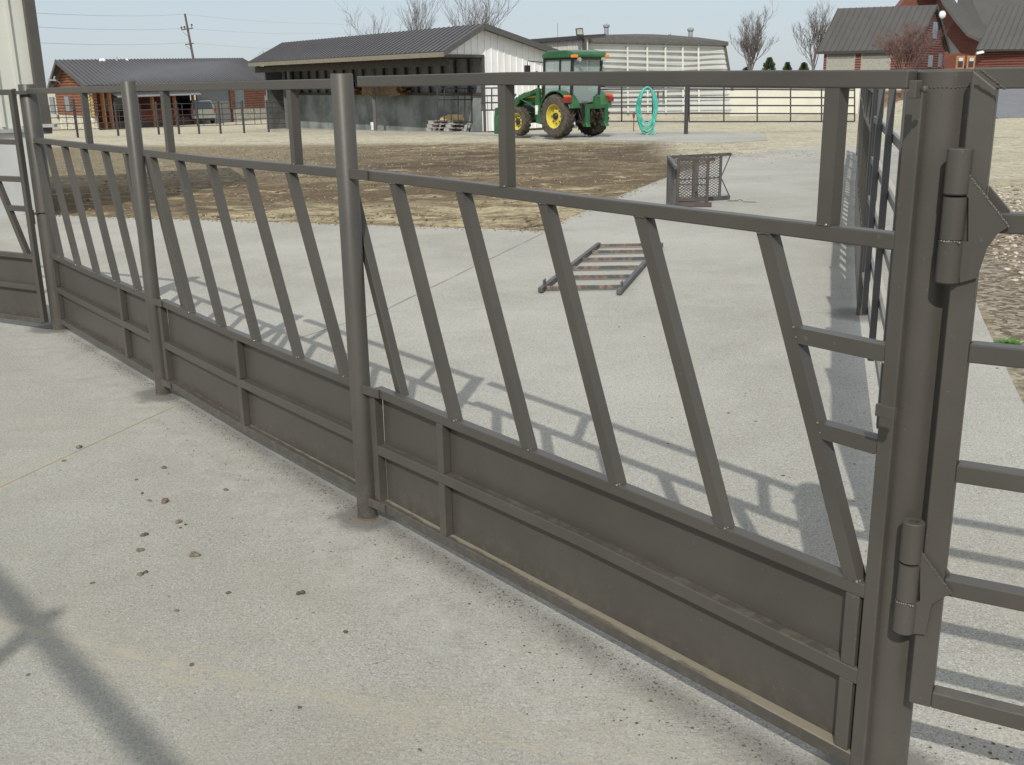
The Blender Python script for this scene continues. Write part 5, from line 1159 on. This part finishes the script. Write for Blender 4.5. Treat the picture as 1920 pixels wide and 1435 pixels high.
# ================================================================ sport utility car by the lodge
CARP = simple('silver_green_car_paint', (.19, .20, .165), .3, .05, bump=0)
sp_ = gnd(371, 231.5)
CR = thing('parked_car', 'silver green utility car with dark rear glass parked before the lodge porch', 'car', sp_, R(90 + 27))
m = MB(); m.prism([(-2.5, .42), (-2.55, .75), (-2.48, 1.10), (.9, 1.12), (1.25, 1.08), (2.35, .98), (2.5, .80), (2.5, .42), (2.05, .40), (1.95, .62), (1.6, .72), (1.25, .62), (1.15, .40), (-1.05, .40), (-1.15, .62), (-1.5, .72), (-1.85, .62), (-1.95, .40)], -.93, .93); m.build('body', CARP, CR, bevel=.05)
m = MB(); b4 = [(-2.44, -.88, 1.1), (1.2, -.88, 1.1), (1.2, .88, 1.1), (-2.44, .88, 1.1)]; t4 = [(-2.25, -.72, 1.72), (.45, -.72, 1.74), (.45, .72, 1.74), (-2.25, .72, 1.72)]; m.hexa(b4, t4); m.build('cabin', CARP, CR, bevel=.04)
m = MB(); m.hexa([(-2.435, -.74, 1.15), (-2.435, .74, 1.15), (-2.47, .74, 1.15), (-2.47, -.74, 1.15)], [(-2.27, -.64, 1.66), (-2.27, .64, 1.66), (-2.305, .64, 1.66), (-2.305, -.64, 1.66)]); m.build('rear_window', GLASSD, CR)
for y in (1, -1):
    for x0_, x1_ in ((-2.25, -1.25), (-1.18, -.25), (-.18, .75)):
        m = MB(); m.hexa([(x0_, y * .885, 1.15), (x1_ + (.15 if x1_ > .5 else 0), y * .885, 1.15), (x1_ + (.15 if x1_ > .5 else 0), y * .875, 1.15), (x0_, y * .875, 1.15)], [(x0_ + .08, y * .765, 1.65), (x1_ - (.3 if x1_ > .5 else 0), y * .765, 1.65), (x1_ - (.3 if x1_ > .5 else 0), y * .755, 1.65), (x0_ + .08, y * .755, 1.65)]); m.build('side_window', GLASSD, CR)
    m = MB(); m.bx(-2.57, -2.5, y * .84 - .07, y * .84 + .07, .82, 1.12); m.build('tail_light', simple('red_lens', (.4, .02, .02), .3), CR)
    m = MB(); m.bx(.75, .90, y * 1.0 - .1, y * 1.0 + .1, 1.12, 1.28); m.build('door_mirror', BLK, CR)
m = MB(); m.hexa([(1.22, -.8, 1.12), (1.22, .8, 1.12), (1.26, .8, 1.12), (1.26, -.8, 1.12)], [(.48, -.68, 1.7), (.48, .68, 1.7), (.52, .68, 1.7), (.52, -.68, 1.7)]); m.build('windscreen', GLASSD, CR)
m = MB(); m.bx(-2.68, -2.5, -.9, .9, .42, .62); m.build('rear_bumper', simple('dull_bumper', (.22, .22, .20), .5), CR, bevel=.03)
m = MB(); m.bx(-2.2, 2.2, -.7, .7, .25, .42); m.build('underbody', BLK, CR)
for x in (1.6, -1.5):
    for y in (.82, -.82):
        e = bpy.data.objects.new('wheel', None); COL.objects.link(e); e.parent = CR; e.location = (x, y, .37)
        m = MB(); m.lathe([(.22, -.11), (.34, -.12), (.37, -.08), (.37, .08), (.34, .12), (.22, .11)], axis='Y', n=20); m.build('tyre', BLK, e, smooth=True, auto=True)
        m = MB(); m.lathe([(.001, -.08), (.22, -.10), (.22, .10), (.001, .08)], axis='Y', n=16); m.build('rim', simple('alloy', (.4, .4, .4), .35), e)
# old cart and plank by the lodge
p = gnd(226, 233); t = thing('hay_cart', 'old spoked wheel cart with slatted side standing before the lodge', 'cart', p, R(20))
for y in (-.5, .5):
    m = MB(); m.lathe([(.52, -.03), (.58, -.03), (.58, .03), (.52, .03), (.52, -.03)], (0, y, .58), 'Y', 20)
    for k in range(8): a = math.pi * k / 4; m.bar((.05 * math.cos(a), y, .58 + .05 * math.sin(a)), (.54 * math.cos(a), y, .58 + .54 * math.sin(a)), .03, .03)
    m.build('wheel', GREYW, t)
m = MB(); m.bar((-1.9, 0, .45), (1.0, 0, .62), .7, .06)
for k in range(7): m.bar((-1.9 + k * .12, -.4, .5), (-2.0 + k * .12, -.4, 1.35), .04, .05)
m.bx(-1.25, -.55, -.38, .3, .62, 1.45); m.build('bed', simple('old_red_wood', (.17, .085, .05), .8, .3), t)
p = gnd(268, 236); t = thing('plank', 'long pale plank leaning up at a slant before the deck railing', 'plank', p)
m = MB(); m.bar((-.6, .6, .5), (.75, .6, .95), .12, .08); m.tube((-.3, .6, 0), (-.3, .6, .6), .04, 6); m.tube((.5, .6, 0), (.5, .6, .84), .04, 6); m.build('board', simple('pale_plank', (.5, .45, .36), .7), t)

# ================================================================ trees, shrubs, pole
BARK = simple('grey_bark', (.14, .12, .12), .9, .3, 3.0)
BARK2 = simple('red_brown_twigs', (.16, .095, .085), .9, .25, 3.0)
def bare_tree(label, u, vb_, Y, vt, wpx, seed, n0=5, levels=4, up=.75, mat=None, group=None, name='bare_tree', z0=None, r0=.12, twig=.011, cat='tree', kids=(4, 6)):
    rnd = random.Random(seed); b = at(u, vb_, Y); zb_ = zg(b.x, b.y) if z0 is None else z0; H = at(u, vt, Y).z - zb_; W = wpx * Y / FPX / 2
    t = thing(name, label, cat, (b.x, b.y, zb_), 0, group)
    tr = MB(); cr = MB()
    def grow(mb, p, d, L, r, lev):
        n = 4; pts = [p.copy()]; q = p.copy(); dd = d.copy()
        for i in range(n):
            dd = (dd + Vector((rnd.uniform(-1, 1), rnd.uniform(-1, 1), rnd.uniform(-.3, .6))) * .13 + Vector((0, 0, up * .10))).normalized(); q = q + dd * (L / n); pts.append(q.copy())
        mb.path(pts, [max(twig * .6, r * (1 - .65 * i / n)) for i in range(n + 1)], 5 if lev < 2 else 3, cap=False)
        if lev >= levels: return
        for k in range(rnd.randint(*kids)):
            f = rnd.uniform(.25, 1.0); i = min(n - 1, int(f * n)); c = pts[i].lerp(pts[i + 1], f * n - i); ax = (pts[i + 1] - pts[i]).normalized()
            s = Vector((rnd.uniform(-1, 1), rnd.uniform(-1, 1), rnd.uniform(-.2, .5))).normalized(); s = (s - ax * s.dot(ax)).normalized()
            nd = (ax * up + s * rnd.uniform(.35, .75)).normalized(); grow(cr, c, nd, L * rnd.uniform(.42, .66), max(twig, r * .5), lev + 1)
    hT = H * .16
    tr.path([(0, 0, -.2), (0, 0, hT), (.02, 0, H * .34)], [r0 * 1.15, r0, r0 * .7], 7)
    for k in range(n0):
        a = 2 * math.pi * (k + rnd.random() * .6) / n0; lean = rnd.uniform(.12, 1.0) * W / (H * .55) * .8
        d = Vector((math.cos(a) * lean, math.sin(a) * lean, 1)).normalized(); grow(tr, Vector((0, 0, hT * rnd.uniform(.7, 1.9))), d, H * rnd.uniform(.50, .66), r0 * .55, 1)
    tr.build('trunk', mat or BARK, t); cr.build('crown', mat or BARK, t)
    return t
bare_tree('bare upswept tree between the battered white building and the first conifer', 1407, 150, 110, 36, 74, 3, 10, 4, .9, kids=(4, 6), z0=.5, twig=.012)
bare_tree('bare narrow tree standing against the left end of the red garage', 1524, 150, 112, 38, 50, 11, 8, 4, .95, kids=(4, 5), z0=.5, twig=.015)
GB = 'bare trees behind the open shed'
bare_tree('tallest fan shaped bare tree behind the ridge of the open shed', 898, 120, 105, -6, 122, 21, 10, 4, .95, group=GB, kids=(4, 5), z0=-1)
bare_tree('bare brushy tree left of the tallest one behind the open shed', 788, 120, 110, 20, 58, 31, 8, 4, 1.1, group=GB, kids=(3, 5), z0=-1)
bare_tree('lowest bare tree whose top shows over the shed roof on the left', 694, 120, 108, 47, 46, 41, 6, 4, .8, group=GB, kids=(3, 4), z0=-1)
bare_tree('hazy far bare tree in the gap between lodge and shed', 512, 190, 190, 118, 60, 51, 7, 4, .8, kids=(3, 5), z0=-1.3, twig=.02)
bare_tree('reddish brown leafless tree with a dense twiggy crown before the garage', 1692, 175, 66, 66, 150, 61, 15, 5, .70, mat=BARK2, kids=(4, 5), z0=.2, r0=.07, twig=.006)
# low round bush by the lodge corner
def bush(label, u, v, rpx, mat, seed, n=500, group=None):
    p = gnd(u, v); Rr = rpx * p.y / FPX; rnd = random.Random(seed); t = thing('round_bush', label, 'bush', p, 0, group); m = MB()
    for i in range(n):
        a = rnd.uniform(0, 6.283); e = rnd.uniform(.05, 1.5); r = Rr * rnd.uniform(.75, 1.05); q = Vector((r * math.cos(a) * math.cos(e), r * math.sin(a) * math.cos(e), Rr * .9 + r * math.sin(e) * rnd.choice((1, 1, -.7)))); m.path([(0, 0, .1), q * .55 + Vector((0, 0, .05)), q], [.02, .014, .008], 3, cap=False)
    m.build('twigs', mat, t); return t
bush('round reddish twiggy bush before the stone base of the lodge', 121, 232, 13, simple('purple_twigs', (.15, .085, .08), .9), 5)
# conifers
NEED = None
t_ = NT('conifer_needles'); v_ = t_.pos(); NEED = t_.out(t_.mix(t_.ramp(t_.noise(v_, 1.6, 4), .35, .65), (.055, .085, .035), (.15, .18, .075)), .8)
def conifer(label, u, Y, vt, wpx, seed):
    b = at(u, 150, Y); H = at(u, vt, Y).z - .4; W = wpx * Y / FPX / 2; rnd = random.Random(seed); t = thing('conifer_tree', label, 'conifer', (b.x, b.y, .4), 0, 'small conifers beyond the yard')
    m = MB(); m.path([(0, 0, -.2), (0, 0, H * .9)], [.12, .03], 7); m.build('trunk', BARK, t); m = MB()
    for i in range(1500):
        f = rnd.random() ** .8; z = H * (.08 + .92 * f); r = W * (1 - f) ** .65 * rnd.uniform(.35, 1.08) * (1 + .18 * math.sin(f * 26 + seed)); a = rnd.uniform(0, 6.283); c = Vector((r * math.cos(a), r * math.sin(a), z)); o = Vector((math.cos(a), math.sin(a), rnd.uniform(-.3, .7))) * .22
        s = Vector((-math.sin(a), math.cos(a), rnd.uniform(-.3, .3))) * .07; m.add([c - s, c + s, c + o], [(0, 1, 2)])
        s2 = Vector((0, 0, .08)); m.add([c - s2, c + s2, c + o], [(0, 1, 2)])
    m.build('crown', NEED, t)
conifer('largest small conifer, right of the upswept bare tree', 1441, 120, 109, 34, 1)
conifer('middle one of three small conifers, between two others', 1475, 122, 118, 22, 2)
conifer('small conifer just left of the narrow bare tree', 1506, 122, 118, 26, 3)
conifer('low conifer hidden behind the trunk of the upswept bare tree', 1400, 121, 127, 34, 4)
# utility pole with wires
pt, pb = at(346.5, 26, 125), at(363, 112, 125); dv = (pb - pt); k = (pt.z + 1.4) / -(dv.z); base = pt + dv * k
UP = thing('utility_pole', 'leaning wooden utility pole with two cross arms behind the lodge', 'pole', base)
PW = simple('pole_wood', (.10, .085, .075), .85)
m = MB(); m.tube((0, 0, -.2), pt - base, .17, 10, .11); m.build('pole', PW, UP)
def pl_(u, v, dy=0): return at(u, v, 125 + dy) - base
m = MB(); m.bar(pl_(340, 56.5, -.2), pl_(361.5, 53, -.2), .12, .12); m.bar(pl_(343, 60, -.2), pl_(352, 68, -.1), .04, .04); m.build('cross_arm', PW, UP)
m = MB(); m.bar(pl_(347, 84, -.2), pl_(363, 81.5, -.2), .12, .12); m.bar(pl_(349, 87, -.2), pl_(357, 92, -.1), .04, .04); m.build('cross_arm', PW, UP)
INS = simple('insulator', (.05, .045, .045), .4)
for u, v in ((340.5, 53.5), (346, 52.5), (359.5, 48.5)):
    m = MB(); q = pl_(u, v, -.2); m.lathe([(.03, -.2), (.05, 0), (.11, .02), (.11, .14), (.04, .2), (.001, .2)], tuple(q), n=10); m.build('insulator', INS, UP)
WIRE = simple('wire', (.30, .31, .33), .6)
for n_, (ps) in (('uppermost', [(-60, 17, 60), (347, 27, 125), (620, 44, 210), (860, 60, 330)]), ('middle', [(-60, 43, 60), (346, 53, 125), (620, 62, 210), (860, 70, 330)]), ('lowest', [(-60, 74, 60), (352, 80, 125), (620, 92, 210), (860, 98, 330)])):
    P_ = [at(*q) for q in ps]; w_ = thing('power_line', n_ + ' thin wire running past the leaning utility pole', 'wire', P_[1], 0, 'wires of the utility pole'); pts = []
    for a, b in zip(P_, P_[1:]):
        for i in range(8): f = i / 8; q = a.lerp(b, f); q.z -= 4 * f * (1 - f) * (b - a).length * .004; pts.append(q - P_[1])
    m = MB(); m.path(pts, .011, 4); m.build('strand', WIRE, w_)

# ================================================================ loose steel things on the walkway
RUST = None
t_ = NT('rusty_steel'); v_ = t_.pos(); n1 = t_.noise(v_, 9.0, 5, .7)
RUST = t_.out(t_.mix(t_.ramp(n1, .42, .58), (.07, .08, .075), t_.mix(t_.ramp(t_.noise(v_, 30.0, 4), .4, .6), (.13, .075, .05), (.22, .16, .12))), .7)
DKS = simple('dark_steel', (.075, .073, .072), .5, .25, 5.0)
a0, a1, b0_, b1_ = gnd(1013, 551, True), gnd(1123, 463.5, True), gnd(1160, 555, True), gnd(1240, 464, True)
o_ = (a0 + b0_) / 2; t = thing('steel_rack', 'rusty six runged steel rack lying flat on the concrete', 'rack', o_)
up_ = Vector((0, 0, .026))
for a, b in ((a0, a1), (b0_, b1_)):
    m = MB(); m.bar(a - o_ + up_, b - o_ + up_, .036, .036)
    d = (b - a).normalized(); m.bar(a - o_ + d * .10 + Vector((0, 0, .05)), a - o_ + d * .16 + Vector((0, 0, .05)), .012, .07); m.build('side_rail', DKS, t, bevel=.004)
for v in (545, 525.5, 508.5, 492.5, 478.5, 466.5):
    fa = (gnd(1100, v, True).y - a0.y) / (a1.y - a0.y); fb2 = (gnd(1100, v, True).y - b0_.y) / (b1_.y - b0_.y)
    p, q = a0.lerp(a1, fa), b0_.lerp(b1_, fb2); d = (q - p).normalized() * .026; m = MB(); m.bar(p + d - o_ + up_, q - d - o_ + up_, .026, .026); m.build('rung', RUST, t, bevel=.003)
# expanded metal cage
K = gnd(1251.5, 382, True); Rr_ = gnd(1367, 374.5, True); Hc = .575
t = thing('mesh_cage', 'small dark steel cage with expanded metal panels standing on the walkway', 'cage', K)
def L3(p, z): return Vector((p.x - K.x, p.y - K.y, z))
Nn = Vector((at(1268, 313, 11.75).x, 11.75, 0)); Mq0, Mq1 = gnd(1264, 384, True), gnd(1324, 384, True)
Mq0.y -= .25; Mq1.y -= .25; 
def mesh_panel(mb, A_, B_, z0, z1, sx, sz, r):
    L = (B_ - A_).length; nx_ = int(L / sx); nz_ = int((z1 - z0) / sz)
    def q(i, j): return A_.lerp(B_, i / nx_) + Vector((0, 0, z0 + (z1 - z0) * j / nz_))
    for j in range(nz_):
        for i in range(nx_):
            if (i + j) % 2 == 0: mb.bar(q(i, j), q(i + 1, j + 1), r, r)
            else: mb.bar(q(i + 1, j), q(i, j + 1), r, r)
Bk = L3(Rr_, 0); fB = .84
m = MB(); m.bar(L3(K, Hc), Bk + Vector((0, 0, Hc)), .035, .035); m.bar(L3(K, .03), Bk + Vector((0, 0, .03)), .05, .045)
for f in (0.0, .46, fB): c = Bk * f; m.bar(c + Vector((0, 0, .03)), c + Vector((0, 0, Hc)), .032, .032, (1, 0, 0))
m.bar(Bk + Vector((0, 0, Hc)), Bk * (fB + .01) + Vector((0, 0, Hc * .5)), .012, .012); m.bar(Bk + Vector((0, 0, .05)), Bk * (fB + .01) + Vector((0, 0, Hc * .5)), .012, .012)
m.bar(Vector((0, 0, Hc * .5)), Bk * fB + Vector((0, 0, Hc * .5)), .012, .016); m.build('back_frame', DKS, t, bevel=.003)
m = MB(); mesh_panel(m, Vector((.02, 0, 0)), Bk * fB, .05, Hc - .02, .030, .0165, .0055); m.build('back_mesh', DKS, t)
m = MB(); N3 = L3(Nn, 0); m.bar(L3(K, Hc), N3 + Vector((0, 0, Hc)), .04, .04); m.bar(L3(K, .03), N3 + Vector((0, 0, .03)), .04, .04)
for f in (.03, .2, .38, .62, .9): c = N3 * f; m.bar(c + Vector((0, 0, .03)), c + Vector((0, 0, Hc)), .03, .03, (1, 0, 0))
m.build('side_frame', DKS, t, bevel=.003)
q0_, q1_ = L3(Mq0, 0), L3(Mq1, 0); m = MB()
m.bar(q0_ + Vector((-.05, 0, .03)), q1_ + Vector((.02, 0, .03)), .06, .05); m.bar(q0_ + Vector((0, 0, .09)), q1_ + Vector((-.05, 0, .09)), .03, .04); m.bar(q0_ + Vector((0, 0, Hc)), q1_ + Vector((.04, 0, Hc)), .035, .035); m.bar(q0_ + Vector((0, 0, Hc * .47)), q1_ + Vector((-.05, 0, Hc * .47)), .012, .016)
for f in (0, .48, .90): c = q0_.lerp(q1_, f); m.bar(c + Vector((0, 0, .03)), c + Vector((0, 0, Hc)), .03, .034, (1, 0, 0))
m.build('front_frame', simple('rusty_red_steel', (.07, .052, .048), .6, .3), t, bevel=.003)
m = MB(); mesh_panel(m, q0_, q0_.lerp(q1_, .90), .11, Hc - .02, .022, .020, .005); m.build('front_mesh', DKS, t)
p = gnd(1385, 379, True); t = thing('wire_scrap', 'thin bent wire lying on the walkway right of the mesh cage', 'wire', p); m = MB(); m.path([(-.12, .1, .006), (-.02, .04, .012), (.02, .0, .03), (.06, -.06, .008), (.2, -.09, .006)], .005, 5); m.build('strand', RUST, t)

# ================================================================ mud clods, specks, gravel, dry grass
MUD = simple('dry_mud', (.155, .125, .085), .95, .3, 40.0, world=True)
MUD2 = simple('dark_mud', (.105, .082, .06), .95, .3, 40.0, world=True)
def clod_mesh(sx, sy, sz, seed):
    rnd = random.Random(seed); m = MB()
    for k in range(rnd.randint(2, 4)):
        c = (rnd.uniform(-.5, .5) * sx, rnd.uniform(-.5, .5) * sy, sz * .28); n = 10; vs = []
        m.ball(c, sx * rnd.uniform(.45, .7), sy * rnd.uniform(.45, .7), sz * rnd.uniform(.5, .8), 10, 7, .16)
    return m
CL = [(306, 879, 10, 0), (256, 902, 6, 1), (265, 927, 7, 1), (280, 941, 7, 0), (309, 943, 17, 0), (424, 920, 9, 0), (336, 982, 12, 0), (348, 985, 6, 1), (338, 990, 6, 1), (270, 1007, 12, 1), (264, 1033, 12, 0), (365, 1044, 15, 0), (264, 1079, 12, 0), (276, 1075, 9, 1), (173, 1096, 7, 1), (429, 1114, 9, 1), (565, 1115, 15, 1), (331, 1147, 8, 0), (649, 1186, 11, 1), (361, 1249, 9, 1), (561, 1331, 7, 1), (788, 1407, 8, 1), (150, 841, 12, 0), (51, 1268, 7, 0), (119, 866, 6, 0)]
LBL = {4: 'widest pale brown mud clod, above the middle of the trail on the near concrete', 11: 'pale brown crumbly mud clod right of the trail of clods', 16: 'dark brown diamond shaped mud clod farthest right of the trail', 9: 'tall dark mud clod at the left side of the trail', 22: 'pale mud clod lying on the sandy joint of the near concrete', 18: 'dark mud clod lying alone nearest the middle of the near concrete', 19: 'dark mud clod on the lower sand streak of the near concrete'}
for i, (u, v, px, dk) in enumerate(CL):
    p = gnd(u, v, True); sc_ = px * (p.length) / FPX * .76
    t = thing('mud_clod', LBL.get(i, 'small crumb of dried mud on the concrete before the fence'), 'mud clod', p, random.uniform(0, 3), 'mud clods on the near concrete')
    clod_mesh(sc_ * .8, sc_ * 1.0, sc_ * .55, i).build('lump', MUD2 if dk else MUD, t, smooth=True)
rnd = random.Random(99); m = MB()
def speck(m, u, v, s, flat=.5):
    p = gnd(u, v, True); m.ball((p.x, p.y, s * .12), s * rnd.uniform(.7, 1.4), s * rnd.uniform(.7, 1.4), s * flat * .6, 6, 4, .2)
for i in range(210):
    f = rnd.random() ** 1.3; u = 340 + 1180 * f + rnd.gauss(0, 40); v = 770 + 640 * (u - 340) / 1180 + 8 + abs(rnd.gauss(0, 1)) * (60 + 90 * f)
    if v < 1435 and u < 1560: speck(m, u, v, rnd.choice((.0018, .0025, .003, .004)))
for i in range(60): speck(m, rnd.uniform(20, 900), rnd.uniform(760, 1425), rnd.choice((.0015, .002, .003)))
for i in range(45): speck(m, rnd.uniform(1560, 1650), rnd.uniform(620, 1060), rnd.choice((.003, .004)))
for i in range(60): speck(m, rnd.uniform(1000, 1900), rnd.uniform(300, 900), rnd.choice((.003, .005, .007)))
for i in range(30): speck(m, rnd.uniform(1720, 1900), rnd.uniform(1330, 1434), rnd.choice((.002, .003, .004)))
fd_ = Vector((D[0] - A[0], D[1] - A[1])).normalized(); fn_ = Vector((fd_.y, -fd_.x)); fn_ = fn_ if fn_.dot(Vector((-1, -1))) > 0 else -fn_
for i in range(2600):
    q = Vector(A) + fd_ * rnd.uniform(0, 6.0) + fn_ * (-.02 + abs(rnd.gauss(0, .035)) * (1 + noise.noise((i * .01, 0, 0)))); s_ = .0009 + .0022 * rnd.random() ** 3; m.ball((q.x, q.y, s_ * .3), s_ * rnd.uniform(.7, 1.6), s_, s_ * .6, 5, 3, .2)
tag(m.build('dirt_specks', MUD2), kind='stuff')
# gravel right of the walkway
m = MB(); cols = []
for i in range(5200):
    y = 3.2 + (rnd.random() ** 1.3) * 12; x = .93 + .316 * y + .47 + abs(rnd.gauss(0, 1.0)) * (.8 + y * .10); 
    s = rnd.choice((.008, .012, .016, .024)) * (1 if rnd.random() < .93 else 1.6); m.ball((x, y, -.055 + s * .3), s * rnd.uniform(.7, 1.3), s * rnd.uniform(.7, 1.3), s * .55, 6, 4, .18)
t_ = NT('gravel_stone'); g2 = t_.n('ShaderNodeNewGeometry'); GRAV = t_.out(t_.mix(t_.ramp(g2.outputs['Random Per Island'], 0, 1), (.20, .15, .105), (.56, .50, .40)), .85)
tag(m.build('gravel', GRAV), kind='stuff')
# crumbs of soil and straw on the yard
m = MB()
for i in range(7000):
    y = 11.3 + 22 * rnd.random() ** 1.5; x = rnd.uniform(-8.5, 6.2) if y > 14 else rnd.uniform(-7, 1.5)
    if x > .35 + (y - 11.06) * .34 or y < 11.3 + max(0, (-x) * .27): continue
    if noise.noise((x * .8, y * .8, 2.0)) < rnd.uniform(-.6, .35): continue
    s = .004 + .020 * rnd.random() ** 2.2; m.ball((x, y, zg(x, y) - .048 + s * .2), s * rnd.uniform(.8, 1.6), s, s * .5, 5, 3, .2)
for i in range(2200):
    if rnd.random() < .5:
        x = rnd.uniform(-6, .4); ye = 11.06 + max(0, (.35 - x) * .38) if x > -1.9 else 11.91 + (-1.9 - x) * .344; y = ye - abs(rnd.gauss(0, .10)) + .05
    else:
        f = rnd.random(); y = 11.1 + 14 * f; x = .35 + (y - 11.06) * .343 + abs(rnd.gauss(0, .07)) * (1 + f * 2) - .03
    s = .003 + .010 * rnd.random() ** 2; m.ball((x, y, zg(x, y) + s * .2), s * rnd.uniform(.8, 1.6), s, s * .5, 5, 3, .2)
for i in range(900):
    y = 24 + rnd.gauss(0, 1.1); x = rnd.uniform(5, 9.3); s = .004 + .012 * rnd.random() ** 3; m.ball((x, y, zg(x, y) + s * .2), s * rnd.uniform(.8, 1.8), s, s * .4, 5, 3, .2)
t_ = NT('soil_crumb'); g2 = t_.n('ShaderNodeNewGeometry'); CRB = t_.out(t_.mix(g2.outputs['Random Per Island'], (.09, .065, .04), (.33, .26, .165)), .95)
tag(m.build('soil_crumbs', CRB), kind='stuff')
m = MB()
for i in range(26000):
    y = 11.2 + 26 * rnd.random() ** 1.25; x = rnd.uniform(-13, 7)
    if x > .3 + (y - 11.06) * .34 or y < 11.35 + max(0, (-x) * .27): continue
    if noise.noise((x * .55, y * .9, 9.0)) < rnd.uniform(-.5, .5): continue
    a = rnd.uniform(0, 6.283); L = rnd.uniform(.03, .11); z = zg(x, y) - .05; up2 = rnd.choice((.05, .1, .3)) * L; w2 = .002 + .00016 * y
    p0_ = Vector((x, y, z)); p1_ = p0_ + Vector((L * math.cos(a), L * math.sin(a), up2 + .008)); s = Vector((-math.sin(a), math.cos(a), 0)) * w2; m.add([p0_ - s, p0_ + s, p1_], [(0, 1, 2)])
t_ = NT('dry_straw'); g2 = t_.n('ShaderNodeNewGeometry'); STR = t_.out(t_.mix(g2.outputs['Random Per Island'], (.24, .18, .09), (.62, .54, .34)), .85)
tag(m.build('dry_grass', STR), kind='stuff')
m = MB(); p = gnd(1893, 637, True)
for i in range(260):
    q = Vector((p.x, p.y, -.05)); b = rnd.uniform(0, 6.283); L = rnd.uniform(.02, .12); s = Vector((-math.sin(b), math.cos(b), 0)) * .007; n0_ = len(m.v); m.add([q, q + Vector((L * .5 * math.cos(b), L * .5 * math.sin(b), .02)) - s, q + Vector((L * .5 * math.cos(b), L * .5 * math.sin(b), .02)) + s, q + Vector((L * math.cos(b), L * math.sin(b), rnd.uniform(.01, .05)))], [(0, 1, 2), (1, 3, 2)]); m.f[-2:] = [tuple(0 if k_ == n0_ else k_ for k_ in f_) for f_ in m.f[-2:]]
o = m.shifted(p).build('weed_tuft', simple('fresh_green', (.08, .19, .03), .7)); o.location = p; tag(o, 'small bright green weed tuft in the gravel beside the walkway', 'weed')
